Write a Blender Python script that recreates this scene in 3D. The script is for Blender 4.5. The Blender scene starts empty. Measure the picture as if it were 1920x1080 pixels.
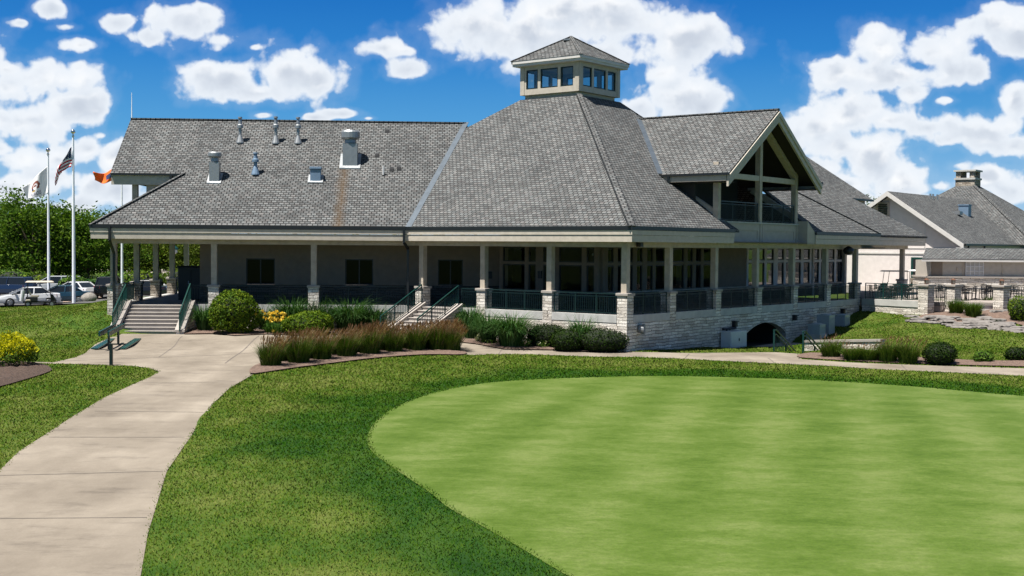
import bpy, bmesh, math, random
import numpy as np
from mathutils import Vector, Matrix
from mathutils.geometry import delaunay_2d_cdt

random.seed(7)
rng = np.random.default_rng(7)
SC = bpy.context.scene
COL = SC.collection
R = math.radians

# ------------------------------------------------------------------ camera
F, PITCH, ROLL, ZC = 2313.4, R(1.9504), R(.4314), 5.05
cp, sp, cr, sr = math.cos(PITCH), math.sin(PITCH), math.cos(ROLL), math.sin(ROLL)
fwd = Vector((0, cp, -sp)); upv = Vector((0, sp, cp)); rgt = Vector((1, 0, 0))
cr_right = rgt * cr + upv * sr
cr_up = rgt * -sr + upv * cr
cam = bpy.data.cameras.new('camera'); cam_o = bpy.data.objects.new('camera', cam); COL.objects.link(cam_o)
cam_o.matrix_world = Matrix(((cr_right.x, cr_up.x, -fwd.x, 0), (cr_right.y, cr_up.y, -fwd.y, 0),
                             (cr_right.z, cr_up.z, -fwd.z, ZC), (0, 0, 0, 1)))
cam.sensor_width = 36; cam.lens = F / 1920 * 36; cam.clip_end = 9000; cam.clip_start = .5
SC.camera = cam_o

def ray(px, py):
    d = cr_right * (px - 960) + cr_up * (540 - py) + fwd * F
    return d
def at(px, py, z):                     # survey: sight line meets height z
    d = ray(px, py); t = (z - ZC) / d.z
    return Vector((d.x * t, d.y * t, z))
def atd(px, py, D):                    # survey: sight line at distance D
    d = ray(px, py); t = D / d.y
    return Vector((d.x * t, D, ZC + d.z * t))

# ------------------------------------------------------------------ plan frames
C = Vector((5.416, 58.0)); U = Vector((-.7863, .61785)); V = Vector((.61785, .7863))
OW = Vector((-3.6626, 66.5254)); AX = Vector((.99849, .05497)); BX = Vector((-.05497, .99849))
def H(s, t, z=0.): p = C + U * s + V * t; return Vector((p.x, p.y, z))     # hall frame
def W(a, b, z=0.): p = OW + AX * a + BX * b; return Vector((p.x, p.y, z))  # left wing frame
def XY(x, y, z=0.): return Vector((x, y, z))

def line_x(p, d, q, e):                # 2d intersection
    den = d.x * e.y - d.y * e.x
    t = ((q.x - p.x) * e.y - (q.y - p.y) * e.x) / den
    return p + d * t

# ------------------------------------------------------------------ terrain
CTRL = [(-6,18,0),(-12,27,0),(0,25,0),(10,25,0),(20,25,0),(-10,43,0),(0,45,0),(10,47,0),(18,42,0),(30,40,0),(-20,35,0),(-20,44,.05),
 (5.5,56,.05),(-2.5,56,.12),(13,54,0),(21,49.5,0),(30,46,0),(5.4,57.9,.1),(-10,50,.08),(-14,55,.12),
 (9.3,62.8,-.11),(11.5,65.8,-.28),(13.2,69.6,-.75),(15.6,70.4,-.78),(14.2,64,-.35),(9,58.5,.0),(12.5,60,-.12),
 (18.5,72.5,-.05),(20,75,.2),(21.5,77.5,.5),(17.5,66,-.05),(17,60,.05),
 (-18.7,62.7,.37),(-16,62.7,.37),(-14,63.4,.4),(-10,63.5,.38),(-6,62,.25),(-3,61.5,.25),(0,60.5,.2),(3,58.5,.12),(-17,57.5,.12),(-20,57,.1),
 (-22.3,66,1.55),(-22.6,70,1.6),(-22.8,75,1.55),(-22.6,82,1.5),(-24,64,.8),(-26,68,.7),(-30,72,.4),(-34,80,.28),(-24,60,.3),(-30,60,.12),(-40,60,0),(-50,90,.1),(-38,95,.15),(-28,95,.6),(-60,60,0),
 (-21.6,62.4,.45),(-20.8,64.2,.9),(-20,100,1.0),(-25,130,.6),(-45,130,.2),
 (22.8,78.6,1.1),(25.4,75,.95),(26.5,74.3,1.2),(29,74,1.35),(32,73.5,1.4),(35,74,1.4),(27,71.5,.85),(31,70.5,.8),(25,69,.55),(30,67,.5),(36,66,.5),(21,66,.3),(24,60,.15),(30,56,.1),(45,60,.2),
 (30,85,1.3),(35,95,1.5),(45,110,1.5),(60,90,1.3)]
CT = np.array(CTRL, float)
def gz_np(x, y):
    x = np.asarray(x, float); y = np.asarray(y, float); sh = x.shape
    x = x.ravel(); y = y.ravel(); out = np.empty_like(x)
    for i in range(0, len(x), 20000):
        d2 = (x[i:i+20000, None] - CT[:, 0])**2 + (y[i:i+20000, None] - CT[:, 1])**2
        w = 1. / (d2**1.6 + 1.5)
        z = (w @ CT[:, 2]) / w.sum(1)
        r = np.hypot(x[i:i+20000], y[i:i+20000] - 60)
        out[i:i+20000] = z * np.clip((400 - r) / 250, 0, 1)
    return out.reshape(sh)
def gz(x, y): return float(gz_np([x], [y])[0])
def pg(px, py, D=None):                # survey: sight line meets the terrain
    z = .05
    for _ in range(12):
        p = at(px, py, z); z = .5 * z + .5 * gz(p.x, p.y)
    p = at(px, py, z); return Vector((p.x, p.y, gz(p.x, p.y)))

# ------------------------------------------------------------------ mesh builders
def tag(o, label=None, cat=None, group=None, kind=None):
    if label: o['label'] = label
    if cat: o['category'] = cat
    if group: o['group'] = group
    if kind: o['kind'] = kind
    return o
def thing(name, loc, label, cat, group=None, rz=0.):
    o = bpy.data.objects.new(name, None); COL.objects.link(o)
    o.location = loc; o.rotation_euler = (0, 0, rz); o.empty_display_size = .3; o['kind'] = 'thing'
    return tag(o, label, cat, group)
def wloc(o):
    v = Vector((0, 0, 0))
    while o: v += o.location; o = o.parent
    return v

class MB:
    def __init__(s): s.v = []; s.f = []; s.m = []
    def poly(s, pts, mi=0):
        n = len(s.v); s.v += [tuple(p) for p in pts]; s.f.append(tuple(range(n, n + len(pts)))); s.m.append(mi)
    def box8(s, b, t, mi=0):           # bottom loop, top loop
        n = len(s.v); k = len(b); s.v += [tuple(p) for p in b] + [tuple(p) for p in t]
        s.f.append(tuple(range(n, n + k))); s.m.append(mi)
        s.f.append(tuple(range(n + k, n + 2 * k))); s.m.append(mi)
        for i in range(k):
            j = (i + 1) % k
            s.f.append((n + i, n + j, n + k + j, n + k + i)); s.m.append(mi)
        return s
    def box(s, FR, x0, x1, y0, y1, z0, z1, mi=0):
        q = [(x0, y0), (x1, y0), (x1, y1), (x0, y1)]
        return s.box8([FR(x, y, z0) for x, y in q], [FR(x, y, z1) for x, y in q], mi)
    def prism(s, pts, d, mi=0):
        d = Vector(d); return s.box8(pts, [Vector(p) + d for p in pts], mi)
    def bar(s, p, q, w, h=None, mi=0, up=(0, 0, 1)):
        p, q = Vector(p), Vector(q); d = (q - p).normalized(); up = Vector(up)
        if abs(d.dot(up)) > .95: up = Vector((0, 1, 0))
        h = w if h is None else h
        x = d.cross(up).normalized() * (w / 2); y = x.cross(d).normalized() * (h / 2)
        c = [-x - y, x - y, x + y, -x + y]
        return s.box8([p + k for k in c], [q + k for k in c], mi)
    def tube(s, p, q, r0, r1=None, n=8, mi=0):
        p, q = Vector(p), Vector(q); d = (q - p).normalized(); r1 = r0 if r1 is None else r1
        up = Vector((0, 0, 1)) if abs(d.z) < .9 else Vector((0, 1, 0))
        x = d.cross(up).normalized(); y = x.cross(d)
        cs = [x * math.cos(2 * math.pi * i / n) + y * math.sin(2 * math.pi * i / n) for i in range(n)]
        return s.box8([p + k * r0 for k in cs], [q + k * r1 for k in cs], mi)
    def lathe(s, c, prof, n=12, mi=0):
        c = Vector(c); b = len(s.v)
        for r, z in prof:
            for i in range(n):
                a = 2 * math.pi * i / n; s.v.append((c.x + r * math.cos(a), c.y + r * math.sin(a), c.z + z))
        for k in range(len(prof) - 1):
            for i in range(n):
                j = (i + 1) % n
                s.f.append((b + k * n + i, b + k * n + j, b + (k + 1) * n + j, b + (k + 1) * n + i)); s.m.append(mi)
        s.f.append(tuple(b + i for i in range(n))); s.m.append(mi)
        s.f.append(tuple(b + (len(prof) - 1) * n + i for i in range(n))); s.m.append(mi)
        return s
    def build(s, name, mats, parent=None, label=None, cat=None, group=None, kind=None, loc=None, smooth=False, bevel=0):
        if not isinstance(mats, (list, tuple)): mats = [mats]
        off = Vector((0, 0, 0))
        if parent is not None: off = wloc(parent)
        elif loc is not None: off = Vector(loc)
        me = bpy.data.meshes.new(name)
        me.from_pydata([(x - off.x, y - off.y, z - off.z) for x, y, z in s.v], [], s.f)
        for m in mats: me.materials.append(m)
        me.polygons.foreach_set('material_index', s.m)
        bm = bmesh.new(); bm.from_mesh(me)
        bmesh.ops.recalc_face_normals(bm, faces=bm.faces)
        uvl = bm.loops.layers.uv.new('UVMap')
        for f in bm.faces:
            n = f.normal
            if abs(n.z) < .985:
                ux = Vector((-n.y, n.x, 0)).normalized(); vy = n.cross(ux)
                if vy.z < 0: vy = -vy; 
            else: ux = Vector((1, 0, 0)); vy = Vector((0, 1, 0))
            for l in f.loops: l[uvl].uv = (l.vert.co.dot(ux), l.vert.co.dot(vy))
            f.smooth = smooth
        bm.to_mesh(me); bm.free(); me.update()
        o = bpy.data.objects.new(name, me); COL.objects.link(o)
        if parent is not None: o.parent = parent
        elif loc is not None: o.location = off
        if bevel:
            b = o.modifiers.new('bevel', 'BEVEL'); b.width = bevel; b.segments = 2; b.limit_method = 'ANGLE'
        return tag(o, label, cat, group, kind)

def mesh_np(name, verts, faces, mats, parent=None, loc=None, mi=None, smooth=False, **tags):
    verts = np.ascontiguousarray(verts, dtype=np.float32); faces = np.ascontiguousarray(faces, dtype=np.int32)
    me = bpy.data.meshes.new(name); nf, k = faces.shape
    me.vertices.add(len(verts)); me.vertices.foreach_set('co', verts.ravel())
    me.loops.add(nf * k); me.loops.foreach_set('vertex_index', faces.ravel())
    me.polygons.add(nf); me.polygons.foreach_set('loop_start', np.arange(0, nf * k, k, dtype=np.int32))
    if not isinstance(mats, (list, tuple)): mats = [mats]
    for m in mats: me.materials.append(m)
    if mi is not None: me.polygons.foreach_set('material_index', np.asarray(mi, dtype=np.int32))
    me.update(calc_edges=True); me.validate()
    if smooth: me.polygons.foreach_set('use_smooth', np.ones(nf, dtype=bool))
    o = bpy.data.objects.new(name, me); COL.objects.link(o)
    if parent is not None: o.parent = parent
    if loc is not None: o.location = loc
    return tag(o, tags.get('label'), tags.get('cat'), tags.get('group'), tags.get('kind'))

def dup(o, loc=None, rz=None, sc=None, label=None, group=None, parent=None):
    c = o.copy(); COL.objects.link(c)
    if parent is not None: c.parent = parent
    if loc is not None: c.location = loc
    if rz is not None: c.rotation_euler = (0, 0, rz)
    if sc is not None: c.scale = sc if hasattr(sc, '__len__') else (sc, sc, sc)
    if label: c['label'] = label
    if group: c['group'] = group
    for ch in list(o.children): dup(ch, parent=c)
    return c

# ------------------------------------------------------------------ materials
def nmat(name):
    m = bpy.data.materials.new(name); m.use_nodes = True
    nt = m.node_tree; b = nt.nodes['Principled BSDF']; return m, nt, b
def N(nt, typ, **kw):
    n = nt.nodes.new(typ)
    for k, v in kw.items():
        if k in n.inputs.keys() if isinstance(k, str) else False: n.inputs[k].default_value = v
        else: setattr(n, k, v)
    return n
def L(nt, a, b): nt.links.new(a, b)
def rgba(c): return (c[0], c[1], c[2], 1.)
def ramp(nt, fac, stops):
    r = nt.nodes.new('ShaderNodeValToRGB'); e = r.color_ramp.elements
    while len(e) > 1: e.remove(e[0])
    e[0].position = stops[0][0]; e[0].color = rgba(stops[0][1])
    for p, c in stops[1:]:
        x = e.new(p); x.color = rgba(c)
    L(nt, fac, r.inputs[0]); return r.outputs[0]
def noise(nt, vec, scale, detail=4, rough=.55):
    n = nt.nodes.new('ShaderNodeTexNoise'); n.inputs['Scale'].default_value = scale
    n.inputs['Detail'].default_value = detail; n.inputs['Roughness'].default_value = rough
    if vec is not None: L(nt, vec, n.inputs['Vector'])
    return n.outputs['Fac']
def tc(nt, which='Object'): return nt.nodes.new('ShaderNodeTexCoord').outputs[which]
def mapping(nt, vec, sc=(1, 1, 1), rot=(0, 0, 0), loc=(0, 0, 0)):
    m = nt.nodes.new('ShaderNodeMapping'); m.inputs['Scale'].default_value = sc
    m.inputs['Rotation'].default_value = rot; m.inputs['Location'].default_value = loc
    L(nt, vec, m.inputs['Vector']); return m.outputs[0]
def mix(nt, a, b, fac, mode='MIX'):
    m = nt.nodes.new('ShaderNodeMix'); m.data_type = 'RGBA'; m.blend_type = mode
    for sock, val in ((m.inputs[0], fac), (m.inputs[6], a), (m.inputs[7], b)):
        if hasattr(val, 'is_output') or hasattr(val, 'links'): L(nt, val, sock)
        elif hasattr(val, '__len__'): sock.default_value = rgba(val)
        else: sock.default_value = val
    return m.outputs[2]
def math_(nt, op, a, b=None, c=None):
    m = nt.nodes.new('ShaderNodeMath'); m.operation = op
    for i, val in enumerate((a, b, c)):
        if val is None: continue
        if hasattr(val, 'links'): L(nt, val, m.inputs[i])
        else: m.inputs[i].default_value = val
    return m.outputs[0]
def bump(nt, b, h, strength=.3, dist=.02):
    n = nt.nodes.new('ShaderNodeBump'); n.inputs['Strength'].default_value = strength; n.inputs['Distance'].default_value = dist
    L(nt, h, n.inputs['Height']); L(nt, n.outputs[0], b.inputs['Normal'])
def simple(name, col, rough=.6, metal=0., var=.12, scale=3., bmp=0., bscale=40., spec=.5):
    m, nt, b = nmat(name)
    b.inputs['Roughness'].default_value = rough; b.inputs['Metallic'].default_value = metal
    b.inputs['Specular IOR Level'].default_value = spec
    v = tc(nt)
    f = noise(nt, v, scale, 6)
    lo = [c * (1 - var) for c in col]; hi = [min(1, c * (1 + var)) for c in col]
    L(nt, ramp(nt, f, [(.3, lo), (.7, hi)]), b.inputs['Base Color'])
    if bmp: bump(nt, b, noise(nt, v, bscale, 4), bmp, .02)
    return m

def shingle(name, streak=None):
    m, nt, b = nmat(name); b.inputs['Roughness'].default_value = .9; b.inputs['Specular IOR Level'].default_value = .25
    uv = tc(nt, 'UV')
    wob = nt.nodes.new('ShaderNodeVectorMath'); wob.operation = 'MULTIPLY_ADD'
    nz = nt.nodes.new('ShaderNodeTexNoise'); nz.inputs['Scale'].default_value = 2.2; L(nt, uv, nz.inputs['Vector'])
    L(nt, nz.outputs['Color'], wob.inputs[0]); wob.inputs[1].default_value = (.05, .012, 0); L(nt, uv, wob.inputs[2])
    br = nt.nodes.new('ShaderNodeTexBrick'); br.offset = .47; br.squash = 1.0
    L(nt, wob.outputs[0], br.inputs['Vector'])
    br.inputs['Scale'].default_value = 1; br.inputs['Brick Width'].default_value = .28; br.inputs['Row Height'].default_value = .19
    br.inputs['Mortar Size'].default_value = .027; br.inputs['Mortar Smooth'].default_value = .25; br.inputs['Bias'].default_value = -.05
    br.inputs['Color1'].default_value = (.108, .110, .111, 1); br.inputs['Color2'].default_value = (.212, .216, .216, 1)
    br.inputs['Mortar'].default_value = (.018, .018, .019, 1)
    big = noise(nt, uv, .35, 5); fine = noise(nt, uv, 28, 3)
    hue = noise(nt, mapping(nt, uv, (3.2, 4.9, 1)), 1.0, 1)
    c = mix(nt, br.outputs['Color'], ramp(nt, big, [(.3, (.80, .80, .80)), (.7, (1.14, 1.12, 1.10))]), 1., 'MULTIPLY')
    c = mix(nt, c, ramp(nt, hue, [(.36, (.90, .98, 1.0)), (.5, (.97, 1, .985)), (.66, (1.06, .99, .96))]), .7, 'MULTIPLY')
    c = mix(nt, c, ramp(nt, fine, [(.25, (.74, .74, .74)), (.75, (1.22, 1.22, 1.22))]), 1., 'MULTIPLY')
    if streak:
        sx = nt.nodes.new('ShaderNodeSeparateXYZ'); L(nt, uv, sx.inputs[0])
        u0, w0, v1 = streak
        wav = math_(nt, 'MULTIPLY', math_(nt, 'SUBTRACT', noise(nt, mapping(nt, uv, (.6, .9, 1)), 1.5, 4), .5), .5)
        d = math_(nt, 'ABSOLUTE', math_(nt, 'SUBTRACT', math_(nt, 'ADD', sx.outputs[0], wav), u0))
        mk = math_(nt, 'SUBTRACT', 1., math_(nt, 'DIVIDE', d, w0))
        mk = math_(nt, 'MAXIMUM', mk, 0.)
        tp = math_(nt, 'LESS_THAN', sx.outputs[1], v1)
        mk = math_(nt, 'MULTIPLY', math_(nt, 'MULTIPLY', mk, tp), .62)
        mk = math_(nt, 'MULTIPLY', mk, math_(nt, 'ADD', .45, noise(nt, mapping(nt, uv, (6, .7, 1)), 1., 4)))
        c = mix(nt, c, (.10, .058, .022), mk)
    L(nt, c, b.inputs['Base Color'])
    hh = math_(nt, 'ADD', math_(nt, 'SUBTRACT', 1., br.outputs['Fac']), math_(nt, 'MULTIPLY', fine, .3))
    bump(nt, b, hh, .55, .02)
    return m

def stone(name, c1, c2, mort, w=.52, h=.135):
    m, nt, b = nmat(name); b.inputs['Roughness'].default_value = .9; b.inputs['Specular IOR Level'].default_value = .2
    uv = tc(nt, 'UV')
    nz = nt.nodes.new('ShaderNodeTexNoise'); nz.inputs['Scale'].default_value = 1.7; nz.inputs['Detail'].default_value = 3; L(nt, uv, nz.inputs['Vector'])
    wob = nt.nodes.new('ShaderNodeVectorMath'); wob.operation = 'MULTIPLY_ADD'
    L(nt, nz.outputs['Color'], wob.inputs[0]); wob.inputs[1].default_value = (.5, .15, 0); L(nt, uv, wob.inputs[2])
    br = nt.nodes.new('ShaderNodeTexBrick'); br.offset = .37; br.offset_frequency = 2; br.squash = 1.5; br.squash_frequency = 3
    L(nt, wob.outputs[0], br.inputs['Vector']); br.inputs['Scale'].default_value = 1
    br.inputs['Brick Width'].default_value = w; br.inputs['Row Height'].default_value = h
    br.inputs['Mortar Size'].default_value = .012; br.inputs['Mortar Smooth'].default_value = .6; br.inputs['Bias'].default_value = .1
    br.inputs['Color1'].default_value = rgba(c1); br.inputs['Color2'].default_value = rgba(c2); br.inputs['Mortar'].default_value = rgba(mort)
    fine = noise(nt, uv, 14, 5, .65); big = noise(nt, uv, 1.1, 4)
    c = mix(nt, br.outputs['Color'], ramp(nt, fine, [(.3, (.62, .62, .63)), (.68, (1.25, 1.24, 1.22))]), 1., 'MULTIPLY')
    c = mix(nt, c, ramp(nt, big, [(.35, (.85, .82, .79)), (.65, (1.08, 1.08, 1.08))]), 1., 'MULTIPLY')
    L(nt, c, b.inputs['Base Color'])
    hh = math_(nt, 'ADD', math_(nt, 'SUBTRACT', 1., br.outputs['Fac']), math_(nt, 'MULTIPLY', fine, .9))
    bump(nt, b, hh, .9, .05)
    return m

def leafmat(name, c0, c1, c2, trans=.3, rough=.55, nsc=.6, zgrad=None):
    m = bpy.data.materials.new(name); m.use_nodes = True; nt = m.node_tree; nt.nodes.clear()
    out = nt.nodes.new('ShaderNodeOutputMaterial')
    geo = nt.nodes.new('ShaderNodeNewGeometry'); ri = geo.outputs['Random Per Island']
    n = noise(nt, tc(nt), nsc, 3)
    f = math_(nt, 'ADD', math_(nt, 'MULTIPLY', ri, .55), math_(nt, 'MULTIPLY', n, .5))
    col = ramp(nt, f, [(.2, c0), (.5, c1), (.85, c2)])
    d = nt.nodes.new('ShaderNodeBsdfPrincipled'); d.inputs['Roughness'].default_value = rough; d.inputs['Specular IOR Level'].default_value = .04
    t = nt.nodes.new('ShaderNodeBsdfTranslucent')
    L(nt, col, d.inputs['Base Color'])
    L(nt, mix(nt, col, (.9, 1., .35), .9, 'MULTIPLY'), t.inputs['Color'])
    ms = nt.nodes.new('ShaderNodeMixShader'); ms.inputs[0].default_value = trans
    L(nt, d.outputs[0], ms.inputs[1]); L(nt, t.outputs[0], ms.inputs[2]); L(nt, ms.outputs[0], out.inputs[0])
    return m

def glass(name, tint=(.02, .025, .03), refl=.12, clear=.5):
    m = bpy.data.materials.new(name); m.use_nodes = True; nt = m.node_tree; nt.nodes.clear()
    out = nt.nodes.new('ShaderNodeOutputMaterial')
    d = nt.nodes.new('ShaderNodeBsdfDiffuse'); d.inputs[0].default_value = rgba(tint)
    t = nt.nodes.new('ShaderNodeBsdfTransparent'); t.inputs[0].default_value = (.8, .86, .84, 1)
    g = nt.nodes.new('ShaderNodeBsdfGlossy'); g.inputs['Roughness'].default_value = .02
    a = nt.nodes.new('ShaderNodeMixShader'); a.inputs[0].default_value = clear; L(nt, d.outputs[0], a.inputs[1]); L(nt, t.outputs[0], a.inputs[2])
    fr = nt.nodes.new('ShaderNodeLayerWeight'); fr.inputs[0].default_value = .5
    f = math_(nt, 'ADD', math_(nt, 'MULTIPLY', math_(nt, 'POWER', fr.outputs['Facing'], 5.), .6), refl)
    b = nt.nodes.new('ShaderNodeMixShader'); L(nt, f, b.inputs[0]); L(nt, a.outputs[0], b.inputs[1]); L(nt, g.outputs[0], b.inputs[2])
    L(nt, b.outputs[0], out.inputs[0]); return m

M = {}
M['shingle'] = shingle('grey_shingles')
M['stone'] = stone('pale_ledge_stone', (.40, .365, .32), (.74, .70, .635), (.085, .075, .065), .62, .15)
M['stone_dark'] = stone('shade_darkened_ledge_stone', (.08, .075, .07), (.16, .155, .145), (.025, .024, .023))  # ledge stone copy for the wainscot, porch shade put into its colour
M['stone_buff'] = stone('buff_ledge_stone', (.34, .28, .22), (.62, .56, .48), (.08, .06, .05), .4, .16)
M['stucco_porch'] = simple('shade_darkened_taupe_stucco', (.28, .225, .175), .9, var=.08, bmp=.12, bscale=60, spec=.2)  # taupe stucco darkened, porch shade put into its colour
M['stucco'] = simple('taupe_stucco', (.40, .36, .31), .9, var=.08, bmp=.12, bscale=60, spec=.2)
M['stucco_cream'] = simple('cream_stucco', (.60, .55, .52), .9, var=.06, bmp=.1, bscale=60, spec=.2)
M['trim'] = simple('beige_painted_wood', (.56, .505, .42), .65, var=.10, scale=4, bmp=.08, bscale=30)
M['casing'] = simple('taupe_window_casing', (.27, .215, .165), .8, var=.06)
M['trim_dark'] = simple('weathered_beige_wood', (.40, .345, .275), .75, var=.16, scale=3, bmp=.1, bscale=30)
M['white_trim'] = simple('cream_painted_trim', (.72, .69, .65), .6, var=.06)
M['gutter'] = simple('black_aluminium_gutter', (.012, .014, .015), .4, var=.1)
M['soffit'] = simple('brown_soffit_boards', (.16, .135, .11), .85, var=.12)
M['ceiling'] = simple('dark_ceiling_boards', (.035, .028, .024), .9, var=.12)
M['concrete_band'] = simple('grey_concrete', (.40, .395, .37), .9, var=.14, scale=2.2, bmp=.1)
M['deck'] = simple('dark_deck_concrete', (.20, .19, .18), .85, var=.12, scale=1.3)
M['step'] = simple('pale_step_concrete', (.42, .38, .34), .9, var=.1, scale=2, bmp=.08)
M['green_metal'] = simple('green_painted_metal', (.005, .052, .043), .35, var=.1)
M['dark_green'] = simple('dark_green_painted_metal', (.005, .018, .016), .4, var=.1)
M['galv'] = simple('galvanised_metal', (.40, .42, .43), .45, metal=.7, var=.1, scale=6)
M['valley'] = simple('valley_flashing_metal', (.15, .18, .21), .4, metal=.6, var=.15, scale=3)
M['blue_metal'] = simple('blue_grey_sheet_metal', (.20, .30, .42), .5, metal=.2, var=.1)
M['white'] = simple('white_paint', (.80, .80, .80), .45, var=.04)
M['pole'] = simple('white_pole_paint', (.78, .80, .84), .35, var=.03)
M['chrome'] = simple('polished_steel', (.75, .76, .78), .15, metal=1., var=.03)
M['black'] = simple('black_plastic', (.012, .012, .013), .5, var=.1)
M['rubber'] = simple('black_rubber', (.014, .014, .014), .8, var=.1)
M['glass'] = glass('window_glass', (.012, .013, .014), .014, .86)
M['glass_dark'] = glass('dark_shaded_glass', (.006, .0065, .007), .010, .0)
M['glass_bright'] = glass('daylight_glass', (.10, .11, .12), .10, .85)
M['glass_refl'] = glass('reflecting_glass', (.06, .06, .065), .2, .25)
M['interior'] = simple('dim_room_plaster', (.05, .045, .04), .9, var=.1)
M['blind'] = simple('pale_window_blind', (.55, .53, .5), .8, var=.05)
M['frame_black'] = simple('black_window_frame', (.014, .016, .016), .45, var=.1)
M['condenser'] = simple('blue_grey_enamel', (.44, .49, .53), .5, var=.08)
M['cabinet'] = simple('pale_grey_enamel', (.50, .53, .54), .45, var=.06)
M['copper'] = simple('aged_copper', (.20, .09, .05), .5, metal=.4, var=.2)
M['boulder'] = simple('grey_boulder', (.24, .22, .195), .9, var=.25, scale=5, bmp=.4, bscale=8)
M['rock'] = simple('pale_limestone', (.215, .195, .178), .9, var=.25, scale=3, bmp=.5, bscale=9)
M['lamp_white'] = simple('frosted_lamp_globe', (.75, .75, .72), .3, var=.02)
M['tan'] = simple('tan_canopy_plastic', (.55, .48, .38), .5, var=.05)
M['bark'] = simple('brown_bark', (.09, .065, .045), .9, var=.25, scale=6, bmp=.5, bscale=20)
M['mulch'] = None

# ================================================================== light and sky
SUN_AZ = Vector((-.79, -.61)); SUN_EL = R(68)
sd = Vector((SUN_AZ.x * math.cos(SUN_EL), SUN_AZ.y * math.cos(SUN_EL), math.sin(SUN_EL))).normalized()
sun = bpy.data.lights.new('sun', 'SUN'); sun.energy = 5.0; sun.angle = R(.5); sun.color = (1., .955, .89)
so = bpy.data.objects.new('sun', sun); COL.objects.link(so)
so.rotation_euler = sd.to_track_quat('Z', 'Y').to_euler()

world = bpy.data.worlds.new('World'); SC.world = world; world.use_nodes = True
nt = world.node_tree; nt.nodes.clear()
out = nt.nodes.new('ShaderNodeOutputWorld')
sky = nt.nodes.new('ShaderNodeTexSky'); sky.sky_type = 'NISHITA'; sky.sun_disc = False
sky.sun_elevation = SUN_EL; sky.sun_rotation = math.atan2(SUN_AZ.x, SUN_AZ.y)
sky.air_density = 1.0; sky.dust_density = .4; sky.ozone_density = 2.2
hs = nt.nodes.new('ShaderNodeHueSaturation'); hs.inputs['Saturation'].default_value = 1.42; hs.inputs['Value'].default_value = 1.0
L(nt, sky.outputs[0], hs.inputs['Color'])
genz = nt.nodes.new('ShaderNodeSeparateXYZ'); L(nt, tc(nt, 'Generated'), genz.inputs[0])
blue = ramp(nt, genz.outputs[2], [(0, (4.6, 6.6, 8.4)), (.035, (2.5, 4.9, 7.6)), (.09, (.75, 3.3, 6.7)), (.15, (.2, 2.1, 5.9)), (.2, (.07, 1.45, 5.1)), (.27, (.2, 1.3, 4.2)), (.42, (1.5, 2.2, 3.4)), (.9, (1.5, 2.0, 2.9))])
skyc = mix(nt, hs.outputs[0], blue, .93)

def uvdir(px, py):
    d = ray(px, py); return d.x / d.y, d.z / d.y
CLOUDS = [ # centre, half size in survey pixels, weight
 (1000,70,190,62,1.),(1160,45,170,60,1.),(1290,70,100,48,1.),(1090,100,200,40,.9),(870,50,95,48,.95),(1060,20,150,40,1.),
 (1265,180,100,62,1.),(1320,200,50,36,.9),(1200,200,60,40,.9),(1240,140,50,26,.8),
 (540,135,90,48,1.),(420,150,85,38,.95),(600,150,55,45,1.),(490,175,110,28,.9),(555,105,45,25,.8),
 (350,45,85,40,1.),(290,72,60,30,.9),(420,75,70,26,.8),(480,88,35,14,.6),
 (95,18,52,26,.9),(40,42,35,14,.6),(150,85,60,20,.7),(215,42,55,24,.75),(120,50,60,14,.5),
 (85,150,95,38,1.),(20,170,70,45,1.),(140,200,70,42,1.),(55,225,110,45,.95),(10,130,60,22,.8),
 (715,90,70,24,.62),(765,132,58,26,.8),(760,95,40,16,.5),
 (1650,95,80,50,1.),(1740,100,75,42,1.),(1580,135,80,40,.95),(1800,135,70,34,.9),(1690,140,130,32,.95),(1640,60,45,24,.8),
 (1870,45,70,40,1.),(1915,70,50,45,1.),(1860,15,50,20,.8),
 (1590,215,110,42,1.),(1530,235,70,38,.95),(1660,225,60,24,.8),(1705,172,40,22,.85),(1775,188,30,14,.5),
 (1840,250,100,38,.95),(1905,190,35,42,.9),(1780,262,60,26,.8),(1900,275,60,30,.9),
 (1640,300,75,60,1.),(1580,275,80,38,.85),(1540,320,80,36,.75),(1700,340,75,45,.95),(1600,345,70,30,.8),(1760,350,80,25,.7),
 (1850,330,80,34,.75),(1900,360,60,40,.8),(1800,310,60,22,.55),
 (110,300,70,30,.75),(165,280,40,30,1.),(210,300,40,50,.95),(50,300,70,34,.7),(70,350,80,40,.85),(180,345,60,34,.85),(0,280,60,22,.6),(20,360,80,40,.8),(150,385,80,30,.8),(190,255,30,14,.6),
 (495,216,26,10,.9),(640,214,48,12,.95),(590,220,40,10,.8),(690,222,30,8,.6),
 (60,395,130,40,.85),(220,355,60,34,.8),(110,335,100,30,.75),(230,290,40,34,.85),(1690,385,120,34,.8),(1560,372,70,24,.7),(1830,390,120,30,.75),(1880,240,80,40,.7),(1740,240,70,28,.6),(1660,268,80,30,.7),(1490,255,50,40,.8),(1510,205,40,26,.7),
 (-150,120,160,70,1.),(-420,250,200,60,1.),(-250,30,140,40,.9),(2080,120,130,60,1.),(2300,230,200,60,1.),(2120,300,150,50,.9),(2500,60,220,70,1.),
 (300,-160,200,50,1.),(900,-180,160,50,1.),(1500,-120,150,45,1.),(1900,-160,180,60,1.),(700,330,100,20,.7),(1000,360,140,24,.8),(1250,330,120,30,.8),(400,330,120,30,.8),
]
grp = bpy.data.node_groups.new('cloud_field', 'ShaderNodeTree')
grp.interface.new_socket('P', in_out='INPUT', socket_type='NodeSocketVector')
grp.interface.new_socket('D', in_out='OUTPUT', socket_type='NodeSocketFloat')
gi = grp.nodes.new('NodeGroupInput'); go = grp.nodes.new('NodeGroupOutput')
acc = None
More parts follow.
